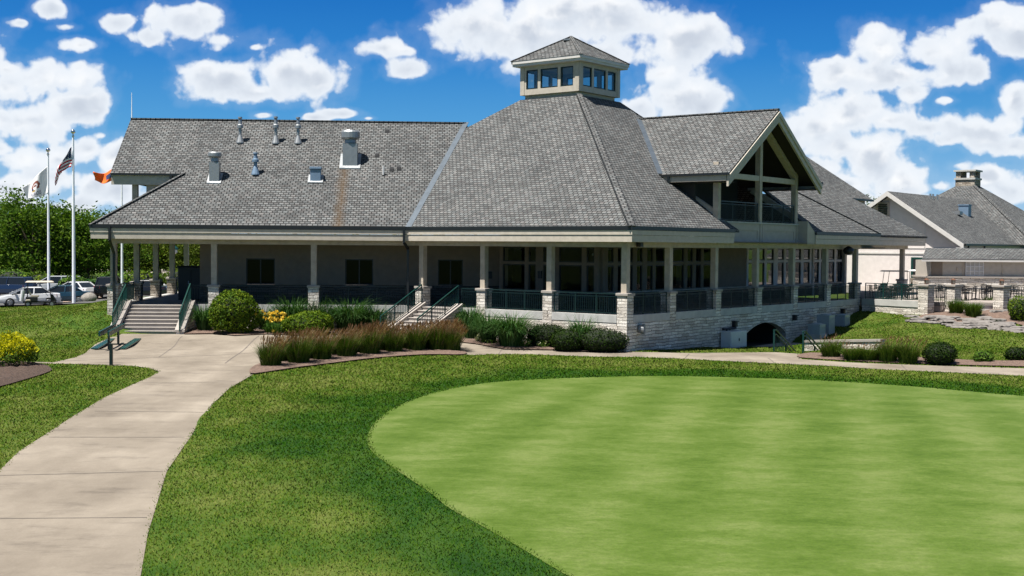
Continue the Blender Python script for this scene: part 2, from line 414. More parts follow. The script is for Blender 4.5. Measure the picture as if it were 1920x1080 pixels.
for (cx, cy, rx, ry, w) in CLOUDS:
    uc, vc = uvdir(cx, cy)
    a = grp.nodes.new('ShaderNodeVectorMath'); a.operation = 'SUBTRACT'; a.inputs[1].default_value = (uc, vc, 0); L(grp, gi.outputs[0], a.inputs[0])
    b = grp.nodes.new('ShaderNodeVectorMath'); b.operation = 'MULTIPLY'; b.inputs[1].default_value = (F / (rx * 1.03), F / (ry * 1.06), 0); L(grp, a.outputs[0], b.inputs[0])
    c = grp.nodes.new('ShaderNodeVectorMath'); c.operation = 'LENGTH'; L(grp, b.outputs[0], c.inputs[0])
    d = math_(grp, 'SUBTRACT', w, c.outputs['Value'])
    acc = d if acc is None else math_(grp, 'SMOOTH_MAX', acc, d, .35)
acc = math_(grp, 'MAXIMUM', acc, -.9)
n1 = noise(grp, mapping(grp, gi.outputs[0], (1, 1.3, 1)), 13, 5, .5); n2 = noise(grp, gi.outputs[0], 130, 4, .6)
vo = grp.nodes.new('ShaderNodeTexVoronoi'); vo.feature = 'SMOOTH_F1'; vo.inputs['Scale'].default_value = 30; vo.inputs['Smoothness'].default_value = .55
try: vo.inputs['Detail'].default_value = 3; vo.inputs['Roughness'].default_value = .5
except Exception: pass
nd = grp.nodes.new('ShaderNodeTexNoise'); nd.inputs['Scale'].default_value = 30; nd.inputs['Detail'].default_value = 3; L(grp, gi.outputs[0], nd.inputs['Vector'])
wv = grp.nodes.new('ShaderNodeVectorMath'); wv.operation = 'MULTIPLY_ADD'; L(grp, nd.outputs['Color'], wv.inputs[0]); wv.inputs[1].default_value = (.02, .02, 0); L(grp, gi.outputs[0], wv.inputs[2])
L(grp, wv.outputs[0], vo.inputs['Vector'])
e = math_(grp, 'ADD', math_(grp, 'ADD', acc, .47), math_(grp, 'MULTIPLY', math_(grp, 'SUBTRACT', n1, .5), .2))
e = math_(grp, 'ADD', e, math_(grp, 'MULTIPLY', math_(grp, 'SUBTRACT', .42, vo.outputs['Distance']), .95))
e = math_(grp, 'ADD', e, math_(grp, 'MULTIPLY', math_(grp, 'SUBTRACT', n2, .5), .28))
L(grp, e, go.inputs[0])

gen = tc(nt, 'Generated')
sx = nt.nodes.new('ShaderNodeSeparateXYZ'); L(nt, gen, sx.inputs[0])
yy = math_(nt, 'MAXIMUM', sx.outputs[1], .05)
cb = nt.nodes.new('ShaderNodeCombineXYZ')
L(nt, math_(nt, 'DIVIDE', sx.outputs[0], yy), cb.inputs[0]); L(nt, math_(nt, 'DIVIDE', sx.outputs[2], yy), cb.inputs[1])
def field(off):
    a = nt.nodes.new('ShaderNodeVectorMath'); a.operation = 'ADD'; a.inputs[1].default_value = off; L(nt, cb.outputs[0], a.inputs[0])
    g = nt.nodes.new('ShaderNodeGroup'); g.node_tree = grp; L(nt, a.outputs[0], g.inputs[0]); return g.outputs[0]
f0 = field((0, 0, 0)); f1 = field((-.005, .010, 0)); f2 = field((.004, -.020, 0))
def smooth(v, a, b):
    m = nt.nodes.new('ShaderNodeMapRange'); m.interpolation_type = 'SMOOTHSTEP'; L(nt, v, m.inputs[0])
    m.inputs[1].default_value = a; m.inputs[2].default_value = b; return m.outputs[0]
alpha = math_(nt, 'MAXIMUM', smooth(f0, -.04, .32), math_(nt, 'MULTIPLY', smooth(f0, -.45, .1), .09))
lit = smooth(math_(nt, 'SUBTRACT', f0, f1), -.5, .25)
thick = smooth(f0, .1, 1.3)
base = smooth(math_(nt, 'SUBTRACT', f0, f2), -.05, .75)
lit = math_(nt, 'MULTIPLY', lit, math_(nt, 'SUBTRACT', 1., math_(nt, 'MULTIPLY', base, .8)))
shade = mix(nt, (.50, .57, .68), (1.03, 1.03, 1.03), lit)
shade = mix(nt, (.86, .91, .97), shade, thick)
front = smooth(sx.outputs[1], .05, .12)
up = smooth(sx.outputs[2], 0., .03)
alpha = math_(nt, 'MULTIPLY', math_(nt, 'MULTIPLY', alpha, front), .97)
bg1 = nt.nodes.new('ShaderNodeBackground'); L(nt, skyc, bg1.inputs[0]); bg1.inputs[1].default_value = .05
bg2 = nt.nodes.new('ShaderNodeBackground'); L(nt, shade, bg2.inputs[0]); bg2.inputs[1].default_value = .475
ms = nt.nodes.new('ShaderNodeMixShader'); L(nt, alpha, ms.inputs[0]); L(nt, bg1.outputs[0], ms.inputs[1]); L(nt, bg2.outputs[0], ms.inputs[2])
L(nt, ms.outputs[0], out.inputs[0])
world.cycles.sampling_method = 'MANUAL'; world.cycles.sample_map_resolution = 512

SC.view_settings.view_transform = 'Standard'; SC.view_settings.look = 'None'
SC.view_settings.exposure = 1.09; SC.view_settings.gamma = 1
SC.cycles.max_bounces = 6; SC.cycles.transparent_max_bounces = 12; SC.cycles.diffuse_bounces = 2
SC.cycles.use_adaptive_sampling = True; SC.cycles.adaptive_threshold = .02
SC.cycles.sample_clamp_indirect = 4

# ================================================================== ground sheets
def crom(pts, n=6):
    o = []; k = len(pts)
    for i in range(k):
        p0, p1, p2, p3 = (np.array(pts[(i + j - 1) % k][:2], float) for j in range(4))
        for t in np.linspace(0, 1, n, endpoint=False):
            o.append(tuple(.5 * (2*p1 + (p2-p0)*t + (2*p0-5*p1+4*p2-p3)*t*t + (3*p1-p0-3*p2+p3)*t**3)))
    return o
def inside(px, py, poly):
    poly = np.asarray(poly)[:, :2]; r = np.zeros(len(px), bool); j = len(poly) - 1
    for i in range(len(poly)):
        xi, yi = poly[i]; xj, yj = poly[j]
        c = ((yi > py) != (yj > py)) & (px < (xj - xi) * (py - yi) / (yj - yi + 1e-12) + xi)
        r ^= c; j = i
    return r
def pdist(px, py, poly):
    poly = np.asarray(poly)[:, :2]; d = np.full(len(px), 1e9)
    for i in range(len(poly)):
        a = poly[i]; b = poly[(i + 1) % len(poly)]; ab = b - a; l2 = ab @ ab + 1e-12
        t = np.clip(((px - a[0]) * ab[0] + (py - a[1]) * ab[1]) / l2, 0, 1)
        d = np.minimum(d, np.hypot(px - a[0] - t * ab[0], py - a[1] - t * ab[1]))
    return d
def sheet(name, poly, mat, dz, step=.7, lump=0., kind='structure', label=None, cat=None, zf=None):
    poly = [tuple(p[:2]) for p in poly]; pa = np.array(poly)
    x0, y0 = pa.min(0); x1, y1 = pa.max(0)
    gx, gy = np.meshgrid(np.arange(x0, x1, step), np.arange(y0, y1, step)); gx = gx.ravel(); gy = gy.ravel()
    k = inside(gx, gy, pa); gx, gy = gx[k], gy[k]
    k = pdist(gx, gy, pa) > step * .35; gx, gy = gx[k], gy[k]
    vs = [Vector(p) for p in poly] + [Vector(p) for p in zip(gx, gy)]
    r = delaunay_2d_cdt(vs, [], [list(range(len(poly)))], 1, 1e-5)
    v = np.array([tuple(p) for p in r[0]]); z = gz_np(v[:, 0], v[:, 1]) + dz
    if lump:
        e = np.clip(pdist(v[:, 0], v[:, 1], pa) / .5, 0, 1)
        z += lump * e * (.6 + .8 * rng.random(len(v)))
    f = [t for t in r[2] if len(t) == 3]
    return mesh_np(name, np.column_stack([v, z]), f, mat, smooth=True, kind=kind, label=label, cat=cat)

def grass_nodes(nt, out, rand=False, gain=1.):
    v = tc(nt)
    big = noise(nt, v, .22, 5, .6); mid = noise(nt, mapping(nt, v, (1, .55, 1)), 1.1, 5, .6); fine = noise(nt, mapping(nt, v, (1, .8, 1)), 16, 6, .75)
    f = math_(nt, 'ADD', math_(nt, 'MULTIPLY', big, .55), math_(nt, 'MULTIPLY', mid, .5))
    if rand:
        ri = nt.nodes.new('ShaderNodeNewGeometry').outputs['Random Per Island']
        f = math_(nt, 'ADD', math_(nt, 'MULTIPLY', f, .80), math_(nt, 'MULTIPLY', ri, .3))
    c = ramp(nt, f, [(.33, (.028, .080, .006)), (.45, (.056, .124, .010)), (.54, (.092, .150, .016)), (.63, (.140, .186, .034)), (.73, (.20, .225, .065))])
    at_ = nt.nodes.new('ShaderNodeAttribute'); at_.attribute_name = 'ring'
    rc = ramp(nt, f, [(.35, (.010, .050, .003)), (.5, (.024, .082, .006)), (.66, (.062, .125, .013))])
    c = mix(nt, c, rc, at_.outputs['Fac'])
    c = mix(nt, c, ramp(nt, fine, [(.28, (.68, .70, .64)), (.7, (1.26, 1.24, 1.18))]), 1., 'MULTIPLY')
    if gain != 1.: c = mix(nt, c, (gain, gain, gain), 1., 'MULTIPLY')
    return c, fine
def lawn_mat():
    m, nt, b = nmat('lawn_grass'); b.inputs['Roughness'].default_value = .8; b.inputs['Specular IOR Level'].default_value = .15
    c, fine = grass_nodes(nt, None, False, .85); L(nt, c, b.inputs['Base Color']); bump(nt, b, fine, .8, .05); return m
def blade_mat():
    m = bpy.data.materials.new('grass_blades'); m.use_nodes = True; nt = m.node_tree; nt.nodes.clear()
    out = nt.nodes.new('ShaderNodeOutputMaterial'); c, fine = grass_nodes(nt, None, True, .95)
    d = nt.nodes.new('ShaderNodeBsdfDiffuse'); t = nt.nodes.new('ShaderNodeBsdfTranslucent'); L(nt, c, d.inputs[0]); L(nt, c, t.inputs[0])
    gn = nt.nodes.new('ShaderNodeNewGeometry'); nm = nt.nodes.new('ShaderNodeVectorMath'); nm.operation = 'MULTIPLY_ADD'; nm.inputs[1].default_value = (.5, .5, .5); nm.inputs[2].default_value = (0, 0, .8)
    L(nt, gn.outputs['Normal'], nm.inputs[0]); nz = nt.nodes.new('ShaderNodeVectorMath'); nz.operation = 'NORMALIZE'; L(nt, nm.outputs[0], nz.inputs[0]); L(nt, nz.outputs[0], d.inputs['Normal'])
    s = nt.nodes.new('ShaderNodeMixShader'); s.inputs[0].default_value = .25; L(nt, d.outputs[0], s.inputs[1]); L(nt, t.outputs[0], s.inputs[2]); L(nt, s.outputs[0], out.inputs[0]); return m
def green_mat():
    m, nt, b = nmat('putting_green_turf'); b.inputs['Roughness'].default_value = .75; b.inputs['Specular IOR Level'].default_value = .15
    v = tc(nt)
    st = noise(nt, mapping(nt, v, (.75, 1.15, 1), (0, 0, R(20))), .9, 7, .62); big = noise(nt, v, .16, 4)
    mo = nt.nodes.new('ShaderNodeTexWave'); mo.inputs['Scale'].default_value = .12; mo.inputs['Distortion'].default_value = .9; mo.inputs['Detail'].default_value = 1
    L(nt, mapping(nt, v, (1, 1, 1), (0, 0, R(14))), mo.inputs['Vector'])
    md = noise(nt, mapping(nt, v, (.8, 1.3, 1)), 5.5, 4, .6)
    f = math_(nt, 'ADD', math_(nt, 'MULTIPLY', st, .44), math_(nt, 'ADD', math_(nt, 'MULTIPLY', big, .26), math_(nt, 'MULTIPLY', md, .26)))
    f = math_(nt, 'ADD', f, math_(nt, 'MULTIPLY', mo.outputs['Fac'], .085))
    c = ramp(nt, f, [(.39, (.056, .104, .007)), (.47, (.078, .131, .014)), (.54, (.101, .154, .025)), (.63, (.142, .188, .047))])
    fine = noise(nt, v, 22, 4, .7)
    c = mix(nt, c, ramp(nt, fine, [(.3, (.80, .80, .78)), (.7, (1.16, 1.16, 1.14))]), 1., 'MULTIPLY')
    L(nt, c, b.inputs['Base Color']); bump(nt, b, fine, .3, .01); return m
def path_mat():
    m, nt, b = nmat('worn_concrete_path'); b.inputs['Roughness'].default_value = .9; b.inputs['Specular IOR Level'].default_value = .2
    v = tc(nt)
    a = noise(nt, mapping(nt, v, (1, .5, 1)), .45, 6, .62); s = noise(nt, mapping(nt, v, (.5, 1.3, 1)), .9, 7, .7); f = noise(nt, v, 30, 3, .7)
    c = ramp(nt, a, [(.3, (.190, .160, .125)), (.5, (.255, .218, .172)), (.7, (.335, .290, .232))])
    c = mix(nt, c, ramp(nt, s, [(.30, (.66, .65, .66)), (.46, (1, 1, 1)), (.66, (1.05, 1.05, 1.05)), (.74, (1.4, 1.4, 1.4))]), 1., 'MULTIPLY')
    c = mix(nt, c, ramp(nt, f, [(.3, (.92, .92, .92)), (.7, (1.07, 1.07, 1.07))]), 1., 'MULTIPLY')
    L(nt, c, b.inputs['Base Color']); bump(nt, b, f, .15, .01); return m
def mulch_mat():
    m, nt, b = nmat('brown_wood_mulch'); b.inputs['Roughness'].default_value = .95
    v = tc(nt); f = noise(nt, mapping(nt, v, (1, 2.2, 1)), 9, 6, .75)
    L(nt, ramp(nt, f, [(.3, (.06, .036, .025)), (.5, (.19, .122, .09)), (.7, (.38, .27, .205))]), b.inputs['Base Color']); bump(nt, b, f, 1., .08); return m
def asphalt_mat():
    m, nt, b = nmat('asphalt'); b.inputs['Roughness'].default_value = .9
    v = tc(nt); f = noise(nt, v, 1.2, 6); L(nt, ramp(nt, f, [(.3, (.07, .068, .066)), (.7, (.12, .115, .11))]), b.inputs['Base Color']); return m
M['lawn'] = lawn_mat(); M['blade'] = blade_mat(); M['green'] = green_mat(); M['path'] = path_mat(); M['mulch'] = mulch_mat(); M['asphalt'] = asphalt_mat()
M['collar'] = simple('mown_collar_turf', (.048, .098, .011), .8, var=.3, scale=3, spec=.15)
M['joint'] = simple('dark_joint_line', (.13, .11, .095), .95, var=.2)
M['drive'] = simple('pale_driveway_concrete', (.36, .31, .27), .9, var=.1, scale=.5)
M['gravel'] = simple('peach_gravel', (.40, .29, .22), .95, var=.25, scale=8, bmp=.5, bscale=15)

def PX(lst): return [pg(x, y) for x, y in lst]
GREEN = crom(PX([(900,985),(800,920),(735,876),(698,848),(689,824),(699,797),(729,771),(780,747),(860,726),(960,714),(1100,708),(1300,706),(1500,712),(1700,724),(1920,743)])
             + [Vector((24, 37, 0)), Vector((27, 28, 0)), Vector((22, 18, 0)), Vector((12, 12, 0)), Vector((4, 13.5, 0))], 5)
PATH = PX([(264,1080),(277,1003),(313,884),(350,831),(399,758),(431,728),(474,703),
  (480,694),(520,684),(600,672),(700,664),(800,659),(860,656),(862,667),(920,665),(995,665),(1095,669),(1195,670),(1292,674),(1430,681),(1555,687),(1665,694),(1915,705),(2050,714)]) + \
  PX([(2050,697),(1915,691),(1795,687.5),(1690,684),(1590,680),(1502,674),(1500,664),(1455,661),(1400,661.5),(1292,662.5),(1180,660),(1080,660),(1040,657),(945,655.5),(895,646),(855,641),(800,634),(720,629),(640,628)]) + \
  PX([(560,629),(500,627),(440,630),(395,626),(345,627),(229,626.5),(205,634),(180,645),(160,662),(140,671),(100,680)]) + \
  PX([(60,679),(20,678),(-60,677),(-60,680),(20,681),(47,681.5),(100,682.5),(150,683.5),(205,685.5),(244,686.5),(278,690.5),(298,697),(283,707),(250,721),(194,747),(142,778),(75,822),(36,847),(0,882)]) + \
  [Vector((-10.6, 20, 0)), Vector((-9.6, 14, 0)), Vector((-4.8, 14, 0))]
HEDGE_BED = crom(PX([(470,703),(520,697),(560,691),(640,681),(720,672),(800,667),(866,667),(868,661),(800,655),(700,658),(600,665),(520,676),(478,688)]), 4)
BED_R = PX([(855,642),(895,647),(945,656.5),(1040,658),(1080,661),(1178,661)]) + [H(.2, -.1), H(3, -.05), H(7, -.05), H(10.3, -.05), H(10.3, -3)]
BED_L = PX([(347,628),(395,627),(440,631),(500,628),(560,630),(640,629),(700,629)]) + [H(12.9, -3.2), H(12.9, -.2), W(-7, -.05), W(-13.4, -.05), W(-13.5, -2.5)]
BED_Y = crom(PX([(-60,738),(0,727),(40,716),(90,700),(96,693),(75,684),(20,683),(-60,684)]), 4)
BED_RR = crom(PX([(1500,672),(1590,678),(1690,682.5),(1795,686),(1915,689),(2040,694),(2040,680),(1915,679),(1800,677),(1700,671),(1600,668),(1510,664)]), 3)
BED_T = crom(PX([(1722,597),(1760,604),(1840,610),(1840,598),(1830,588),(1755,580),(1735,590)]), 4)
BED_T2 = crom(PX([(1840,598),(1900,607),(1960,612),(1960,578),(1880,575),(1862,582)]), 4)
LOT = [(-75, 84), (-42, 84), (-31, 92), (-27, 100), (-27, 145), (-120, 145), (-120, 84)]

xs = np.concatenate([-np.geomspace(3200, 46, 26), np.arange(-42, 44, .55), np.geomspace(47, 3200, 26)])
ys = np.concatenate([-np.geomspace(800, 12, 8), np.arange(12, 100, .55), np.geomspace(103, 5000, 28)])
gx, gy = np.meshgrid(xs, ys); gzv = gz_np(gx, gy)
nx, ny = len(xs), len(ys); idx = np.arange(nx * ny).reshape(ny, nx)
_gx, _gy = gx.ravel(), gy.ravel(); _z = gzv.ravel().copy()
_k = np.where((np.abs(_gx) < 46) & (_gy > 10) & (_gy < 75))[0]
for _pl in (GREEN, PATH):
    _in = inside(_gx[_k], _gy[_k], _pl); _q = _k[_in]; _z[_q] -= .10 * np.clip((pdist(_gx[_q], _gy[_q], _pl) - .75) / .6, 0, 1)
gzv = _z.reshape(gzv.shape)
fc = np.stack([idx[:-1, :-1], idx[:-1, 1:], idx[1:, 1:], idx[1:, :-1]], -1).reshape(-1, 4)
g = mesh_np('lawn', np.column_stack([gx.ravel(), gy.ravel(), gzv.ravel()]), fc, M['lawn'], smooth=True, kind='structure')
def ringval(x, y):
    d = np.where(inside(x, y, GREEN), 0, pdist(x, y, GREEN)); dn = 3.0 + .7 * np.sin(x * .8 + 1) + .4 * np.sin(y * 1.3)
    return np.clip((dn - d) / 1.3, 0, 1)
gxr, gyr = gx.ravel(), gy.ravel(); near = (np.abs(gxr) < 45) & (gyr > 5) & (gyr < 60)
rv = np.zeros(len(gxr)); rv[near] = ringval(gxr[near], gyr[near])
g.data.attributes.new('ring', 'FLOAT', 'POINT').data.foreach_set('value', rv.astype(np.float32))

def grow(poly, o):
    P_ = np.array([tuple(p[:2]) for p in poly]); n_ = len(P_); r_ = []
    for i in range(n_):
        t_ = P_[(i + 1) % n_] - P_[i - 1]; t_ /= np.linalg.norm(t_) + 1e-9; q = P_[i] + np.array([-t_[1], t_[0]]) * o; w_ = P_[i] - np.array([-t_[1], t_[0]]) * o
        r_.append(tuple(w_ if inside(np.array([q[0]]), np.array([q[1]]), P_)[0] else q))
    return r_
sheet('putting_green', GREEN, M['green'], .010, .8)
sheet('path', PATH, M['path'], .016, .6)
sheet('mulch_bed', HEDGE_BED, M['mulch'], .075, .18, .05)
sheet('mulch_bed', BED_R, M['mulch'], .07, .25, .05)
sheet('mulch_bed', BED_L, M['mulch'], .07, .3, .05)
M['mulch_dark'] = M['mulch'].copy(); M['mulch_dark'].name = 'dark_wood_mulch'
for n_ in M['mulch_dark'].node_tree.nodes:
    if n_.type == 'VALTORGB':
        for e_ in n_.color_ramp.elements: e_.color = (e_.color[0] * .45, e_.color[1] * .42, e_.color[2] * .4, 1)
sheet('mulch_bed', BED_Y, M['mulch_dark'], .06, .16, .12)
sheet('mulch_bed', BED_RR, M['mulch'], .06, .2, .06)
sheet('mulch_bed', BED_T, M['mulch'], .05, .25, .07)
sheet('mulch_bed', BED_T2, M['mulch'], .05, .25, .07)
sheet('parking_lot', LOT, M['asphalt'], .03, 4)
sheet('gravel_bed', crom(PX([(118,567.5),(139,566),(165,564),(188,561.5),(190,557.5),(150,560),(125,564)]), 3), M['gravel'], .05, .4, .03)
sheet('driveway', [(-24, 92), (-19.5, 87), (-13, 87), (-13, 140), (-60, 220), (-75, 215), (-40, 150)], M['drive'], .04, 4)
# paving joints: thin strips lying on the path
def strip(pts, w):
    P3 = [pg(*p) for p in pts]; vs = []; fs = []
    Q = [P3[0].lerp(P3[1], 0)]
    for a, b in zip(P3[:-1], P3[1:]):
        n = max(2, int((b - a).length / .5))
        Q += [a.lerp(b, (i + 1) / n) for i in range(n)]
    for i, q in enumerate(Q):
        d = (Q[min(i + 1, len(Q) - 1)] - Q[max(i - 1, 0)]); d.z = 0; d.normalize(); s = Vector((-d.y, d.x, 0)) * w / 2
        for k in (q + s, q - s): vs.append((k.x, k.y, gz(k.x, k.y) + .021))
    for i in range(len(Q) - 1): fs.append((2*i, 2*i+1, 2*i+3, 2*i+2))
    return vs, fs
JV, JF = [], []
for pts, w in [([(0,893),(306,885)],.035),([(92,821),(346,821)],.035),([(178,772),(383,774)],.04),([(0,974),(275,972)],.03),
               ([(298,670),(342,631)],.04),([(110,678),(240,673),(400,667),(478,662)],.05),([(422,682),(486,630)],.05),([(258,719),(455,716)],.04),
               ([(1292,664),(1284,673)],.04),([(940,657),(935,664)],.03),([(1440,672),(1452,681)],.04),([(1405,660),(1500,672)],.03),([(1690,684.5),(1700,695)],.03)]:
    v_, f_ = strip(pts, w); n0 = len(JV); JV += v_; JF += [tuple(i + n0 for i in q) for q in f_]
mesh_np('paving_joints', JV, JF, M['joint'], kind='structure')

EDGE_L = PX([(264,1080),(277,1003),(313,884),(350,831),(399,758),(431,728),(474,703)])
def edging(pts, w, name):
    P3 = []
    for i in range(len(pts) - 1):
        for k in range(8): P3.append(pts[i].lerp(pts[i+1], k / 8))
    P3.append(pts[-1]); vs, fs = [], []
    for i, q in enumerate(P3):
        dd = P3[min(i + 2, len(P3) - 1)] - P3[max(i - 2, 0)]; dd.z = 0; dd.normalize(); s_ = Vector((-dd.y, dd.x, 0))
        wv = w * 1.; a_ = q - s_ * .05; b_ = q + s_ * wv * .8
        vs += [(a_.x, a_.y, gz(a_.x, a_.y) + .010), (a_.x, a_.y, gz(a_.x, a_.y) + .0205), (b_.x, b_.y, gz(b_.x, b_.y) + .0205)]
    for i in range(len(P3) - 1):
        for k in (0, 1): fs.append((3*i+k, 3*i+3+k, 3*i+4+k, 3*i+1+k))
    return mesh_np(name, vs, fs, M['kerb'], kind='structure')
M['kerb'] = simple('pale_worn_concrete_edge', (.325, .282, .228), .9, var=.12, scale=1.5)

# ---- standing grass: one uncountable mass of blades
def grass_blades(n_try, xr, yr, name, dens_pow=1.7, hmul=1.):
    y = yr[0] * (yr[1] / yr[0]) ** rng.random(n_try)
    x = xr[0] + (xr[1] - xr[0]) * rng.random(n_try)
    k = np.abs(x / y) < .45; x, y = x[k], y[k]
    ng = pdist(x, y, GREEN); k = ~(inside(x, y, GREEN) & (ng > .05 + .10 * rng.random(len(x)))); x, y = x[k], y[k]
    kp = ~(inside(x, y, PATH) & (pdist(x, y, PATH) > .12 * rng.random(len(x)) ** 2)); x, y = x[kp], y[kp]
    for pl in (HEDGE_BED, BED_R, BED_L, BED_Y, BED_RR):
        k = ~inside(x, y, pl); x, y = x[k], y[k]
    # keep off the building
    q = np.column_stack([x - C.x, y - C.y]); s = q @ np.array(U); t = q @ np.array(V)
    k = ~((s > 0) & (t > 0)); x, y = x[k], y[k]
    q = np.column_stack([x - OW.x, y - OW.y]); a = q @ np.array(AX); b = q @ np.array(BX)
    k = ~(((a > -17.9) & (b > -.1) & (a < 0)) | ((a > -17.1) & (a < -13.2) & (b > -3.2) & (b < 1))); x, y = x[k], y[k]
    z = gz_np(x, y); n = len(x)
    sc = np.clip(y / 30, .55, 2.0)
    h = (.026 + .030 * rng.random(n)) * sc ** .45 * hmul; w = (.012 + .010 * rng.random(n)) * sc
    a = rng.random(n) * 2 * np.pi; lean = (.4 + .7 * rng.random(n)) * h; b = rng.random(n) * 2 * np.pi
    px_, py_ = np.cos(a) * w, np.sin(a) * w
    v = np.empty((n, 3, 3)); v[:, 0] = np.column_stack([x - px_, y - py_, z]); v[:, 1] = np.column_stack([x + px_, y + py_, z])
    v[:, 2] = np.column_stack([x + np.cos(b) * lean, y + np.sin(b) * lean, z + h])
    o = mesh_np(name, v.reshape(-1, 3), np.arange(3 * n).reshape(n, 3), M['blade'], kind='stuff', label='short mown grass covering the lawns round the putting green', cat='grass')
    rv = np.repeat(ringval(x, y), 3); o.data.attributes.new('ring', 'FLOAT', 'POINT').data.foreach_set('value', rv.astype(np.float32))
    return o
grass_blades(1500000, (-42, 30), (15.5, 98), 'grass')

# ================================================================== clubhouse
ZD = 1.78; ZBAND = 1.44; ZCAP = 2.86; ZBEAM = 5.03; ZF0, ZF1, ZF2 = 5.28, 5.60, 5.93; ZG = 6.01; SL = .75
CH = thing('clubhouse', H(5, 5, 0), 'large clubhouse with grey shingle roofs, wraparound stone pier porch and windowed cupola', 'building')
J = line_x(C, U, OW, AX)                              # where hall front meets the wing front
BASE = [W(-17.9, 19).to_2d(), W(-17.9, 0).to_2d(), J.copy(), C.copy(), (C + V * 41).copy()]
def offs(poly, o):
    cen = Vector((-2, 80)); segs = []
    for a, b in zip(poly[:-1], poly[1:]):
        d = (b - a).normalized(); n = Vector((d.y, -d.x))
        m = (a + b) / 2
        if (m + n - cen).length < (m - n - cen).length: n = -n
        segs.append((a + n * o, d))
    r = [segs[0][0]]
    for (p, d), (q, e) in zip(segs[:-1], segs[1:]): r.append(line_x(p, d, q, e))
    r.append(segs[-1][0] + segs[-1][1] * (poly[-1] - poly[-2]).length)
    return r
def ribbon(poly, o0, o1, z0, z1, mb, mi=0, skip=()):
    A, B = offs(poly, o0), offs(poly, o1)
    for i in range(len(poly) - 1):
        if i in skip: continue
        q = [A[i], A[i+1], B[i+1], B[i]]
        mb.box8([Vector((p.x, p.y, z0)) for p in q], [Vector((p.x, p.y, z1)) for p in q], mi)
    return mb
def part(mb, name, mat, parent=CH, label=None, **k): return mb.build(name, mat, parent, label, **k)

# foundation and deck ------------------------------------------------
fl = [H(.12, .12), Vector((J.x, J.y, 0)) + Vector((0, .12, 0)), W(-17.8, .12), W(-17.8, 19.2), W(0, 19.2), H(14, 27.5), H(.12, 27.5)]
mb = MB(); mb.box8([p + Vector((0, 0, 1.3)) for p in fl], [p + Vector((0, 0, ZD)) for p in fl]); part(mb, 'deck', M['deck'])
def wall_open(mb, FR, x0, x1, y0, y1, z0, z1, ops, mi=0):
    ops = sorted(ops); x = x0
    for a, b, c, d in ops:
        if a > x: mb.box(FR, x, a, y0, y1, z0, z1, mi)
        if c > z0: mb.box(FR, a, b, y0, y1, z0, c, mi)
        if d < z1: mb.box(FR, a, b, y0, y1, d, z1, mi)
        x = b
    if x < x1: mb.box(FR, x, x1, y0, y1, z0, z1, mi)
    return mb
HT = lambda t, s, z: H(s, t, z)       # run along the right side
# foundation stone: front, wing, right (with arched opening)
mb = MB(); mb.box(H, .02, 10.4, .02, .4, -.3, ZBAND); mb.box(H, 12.9, 13.65, .02, .4, -.3, ZBAND); part(mb, 'foundation_wall', M['stone'])
mb = MB(); mb.box(W, -13.7, -1.7, .02, .4, -.2, ZBAND); mb.box(W, -17.88, -16.6, .02, .4, -.2, ZBAND); mb.box(W, -17.88, -17.5, .4, 19, -.2, ZBAND); part(mb, 'foundation_wall', M['stone'])
mb = MB(); A0, A1, zs, zc = 11.75, 17.0, .12, .86
mb.box(HT, .42, A0, .02, .4, -1.6, ZBAND); mb.box(HT, A1, 27.6, .02, .4, -1.6, ZBAND)
k = 14
for i in range(k):
    ta, tb = A0 + (A1 - A0) * i / k, A0 + (A1 - A0) * (i + 1) / k
    za = zs + (zc - zs) * math.sin(math.pi * i / k) ** .75 if 0 < i < k else zs
    zb = zs + (zc - zs) * math.sin(math.pi * (i + 1) / k) ** .75 if 0 < i + 1 < k else zs
    mb.box8([H(.02, ta, za), H(.02, tb, zb), H(.4, tb, zb), H(.4, ta, za)], [H(.02, ta, ZBAND), H(.02, tb, ZBAND), H(.4, tb, ZBAND), H(.4, ta, ZBAND)])
part(mb, 'foundation_wall', M['stone'])
mb = MB(); mb.box(HT, A0 - .5, A1 + .5, 4.2, 4.3, -1.6, 1.3); mb.box(HT, A0 - .6, A0 - .5, .4, 4.3, -1.6, 1.3); mb.box(HT, A1 + .5, A1 + .6, .4, 4.3, -1.6, 1.3)
mb.box(HT, A0 - .5, A1 + .5, .43, 4.2, -1.0, -.5); part(mb, 'basement_passage', M['interior'])
mb = MB(); mb.box(HT, A0 + .1, A1 + .6, -.8, .42, -1.0, -.46); part(mb, 'threshold', M['step'])
# concrete band between piers
mb = MB(); mb.box(H, .58, 10.4, -.0, .3, ZBAND, ZD + .03); mb.box(W, -13.6, -1.9, 0, .3, ZBAND, ZD + .03); mb.box(HT, .58, 27.6, 0, .3, ZBAND, ZD + .03); mb.box(W, -17.9, -17.5, .6, 19, ZBAND, ZD + .03)
part(mb, 'concrete_band', M['concrete_band'])

# piers and posts ----------------------------------------------------
def pier(FR, x, y, base, ztop=5.05, mat='stone'):
    c = MB(); c.box(FR, x - .15, x + .15, y - .15, y + .15, ZCAP - .01, ztop)
    col = part(c, 'column', M['trim_dark'])
    q = MB(); q.box(FR, x - .28, x + .28, y - .28, y + .28, base, ZCAP - .12); o = q.build('pier_base', M[mat], col)
    q = MB(); q.box(FR, x - .34, x + .34, y - .34, y + .34, ZCAP - .125, ZCAP); q.build('pier_cap', M['step'], col, bevel=.015)
    return col
PS = [.27, 4.67, 8.93, 13.2]; PT = [4.2, 8.85, 13.55, 18.15, 22.8, 27.45]; PA = [-17.6, -12.3, -7.0]; PB = [5.2, 9.9, 14.4, 18.8]
for s in PS: pier(H, s, .27, -.2)
for t in PT: pier(H, .27, t, 1.38)
for a in PA: pier(W, a, .27, 0.)
for b in PB: pier(W, -17.6, b, 1.0, mat='stone_buff')
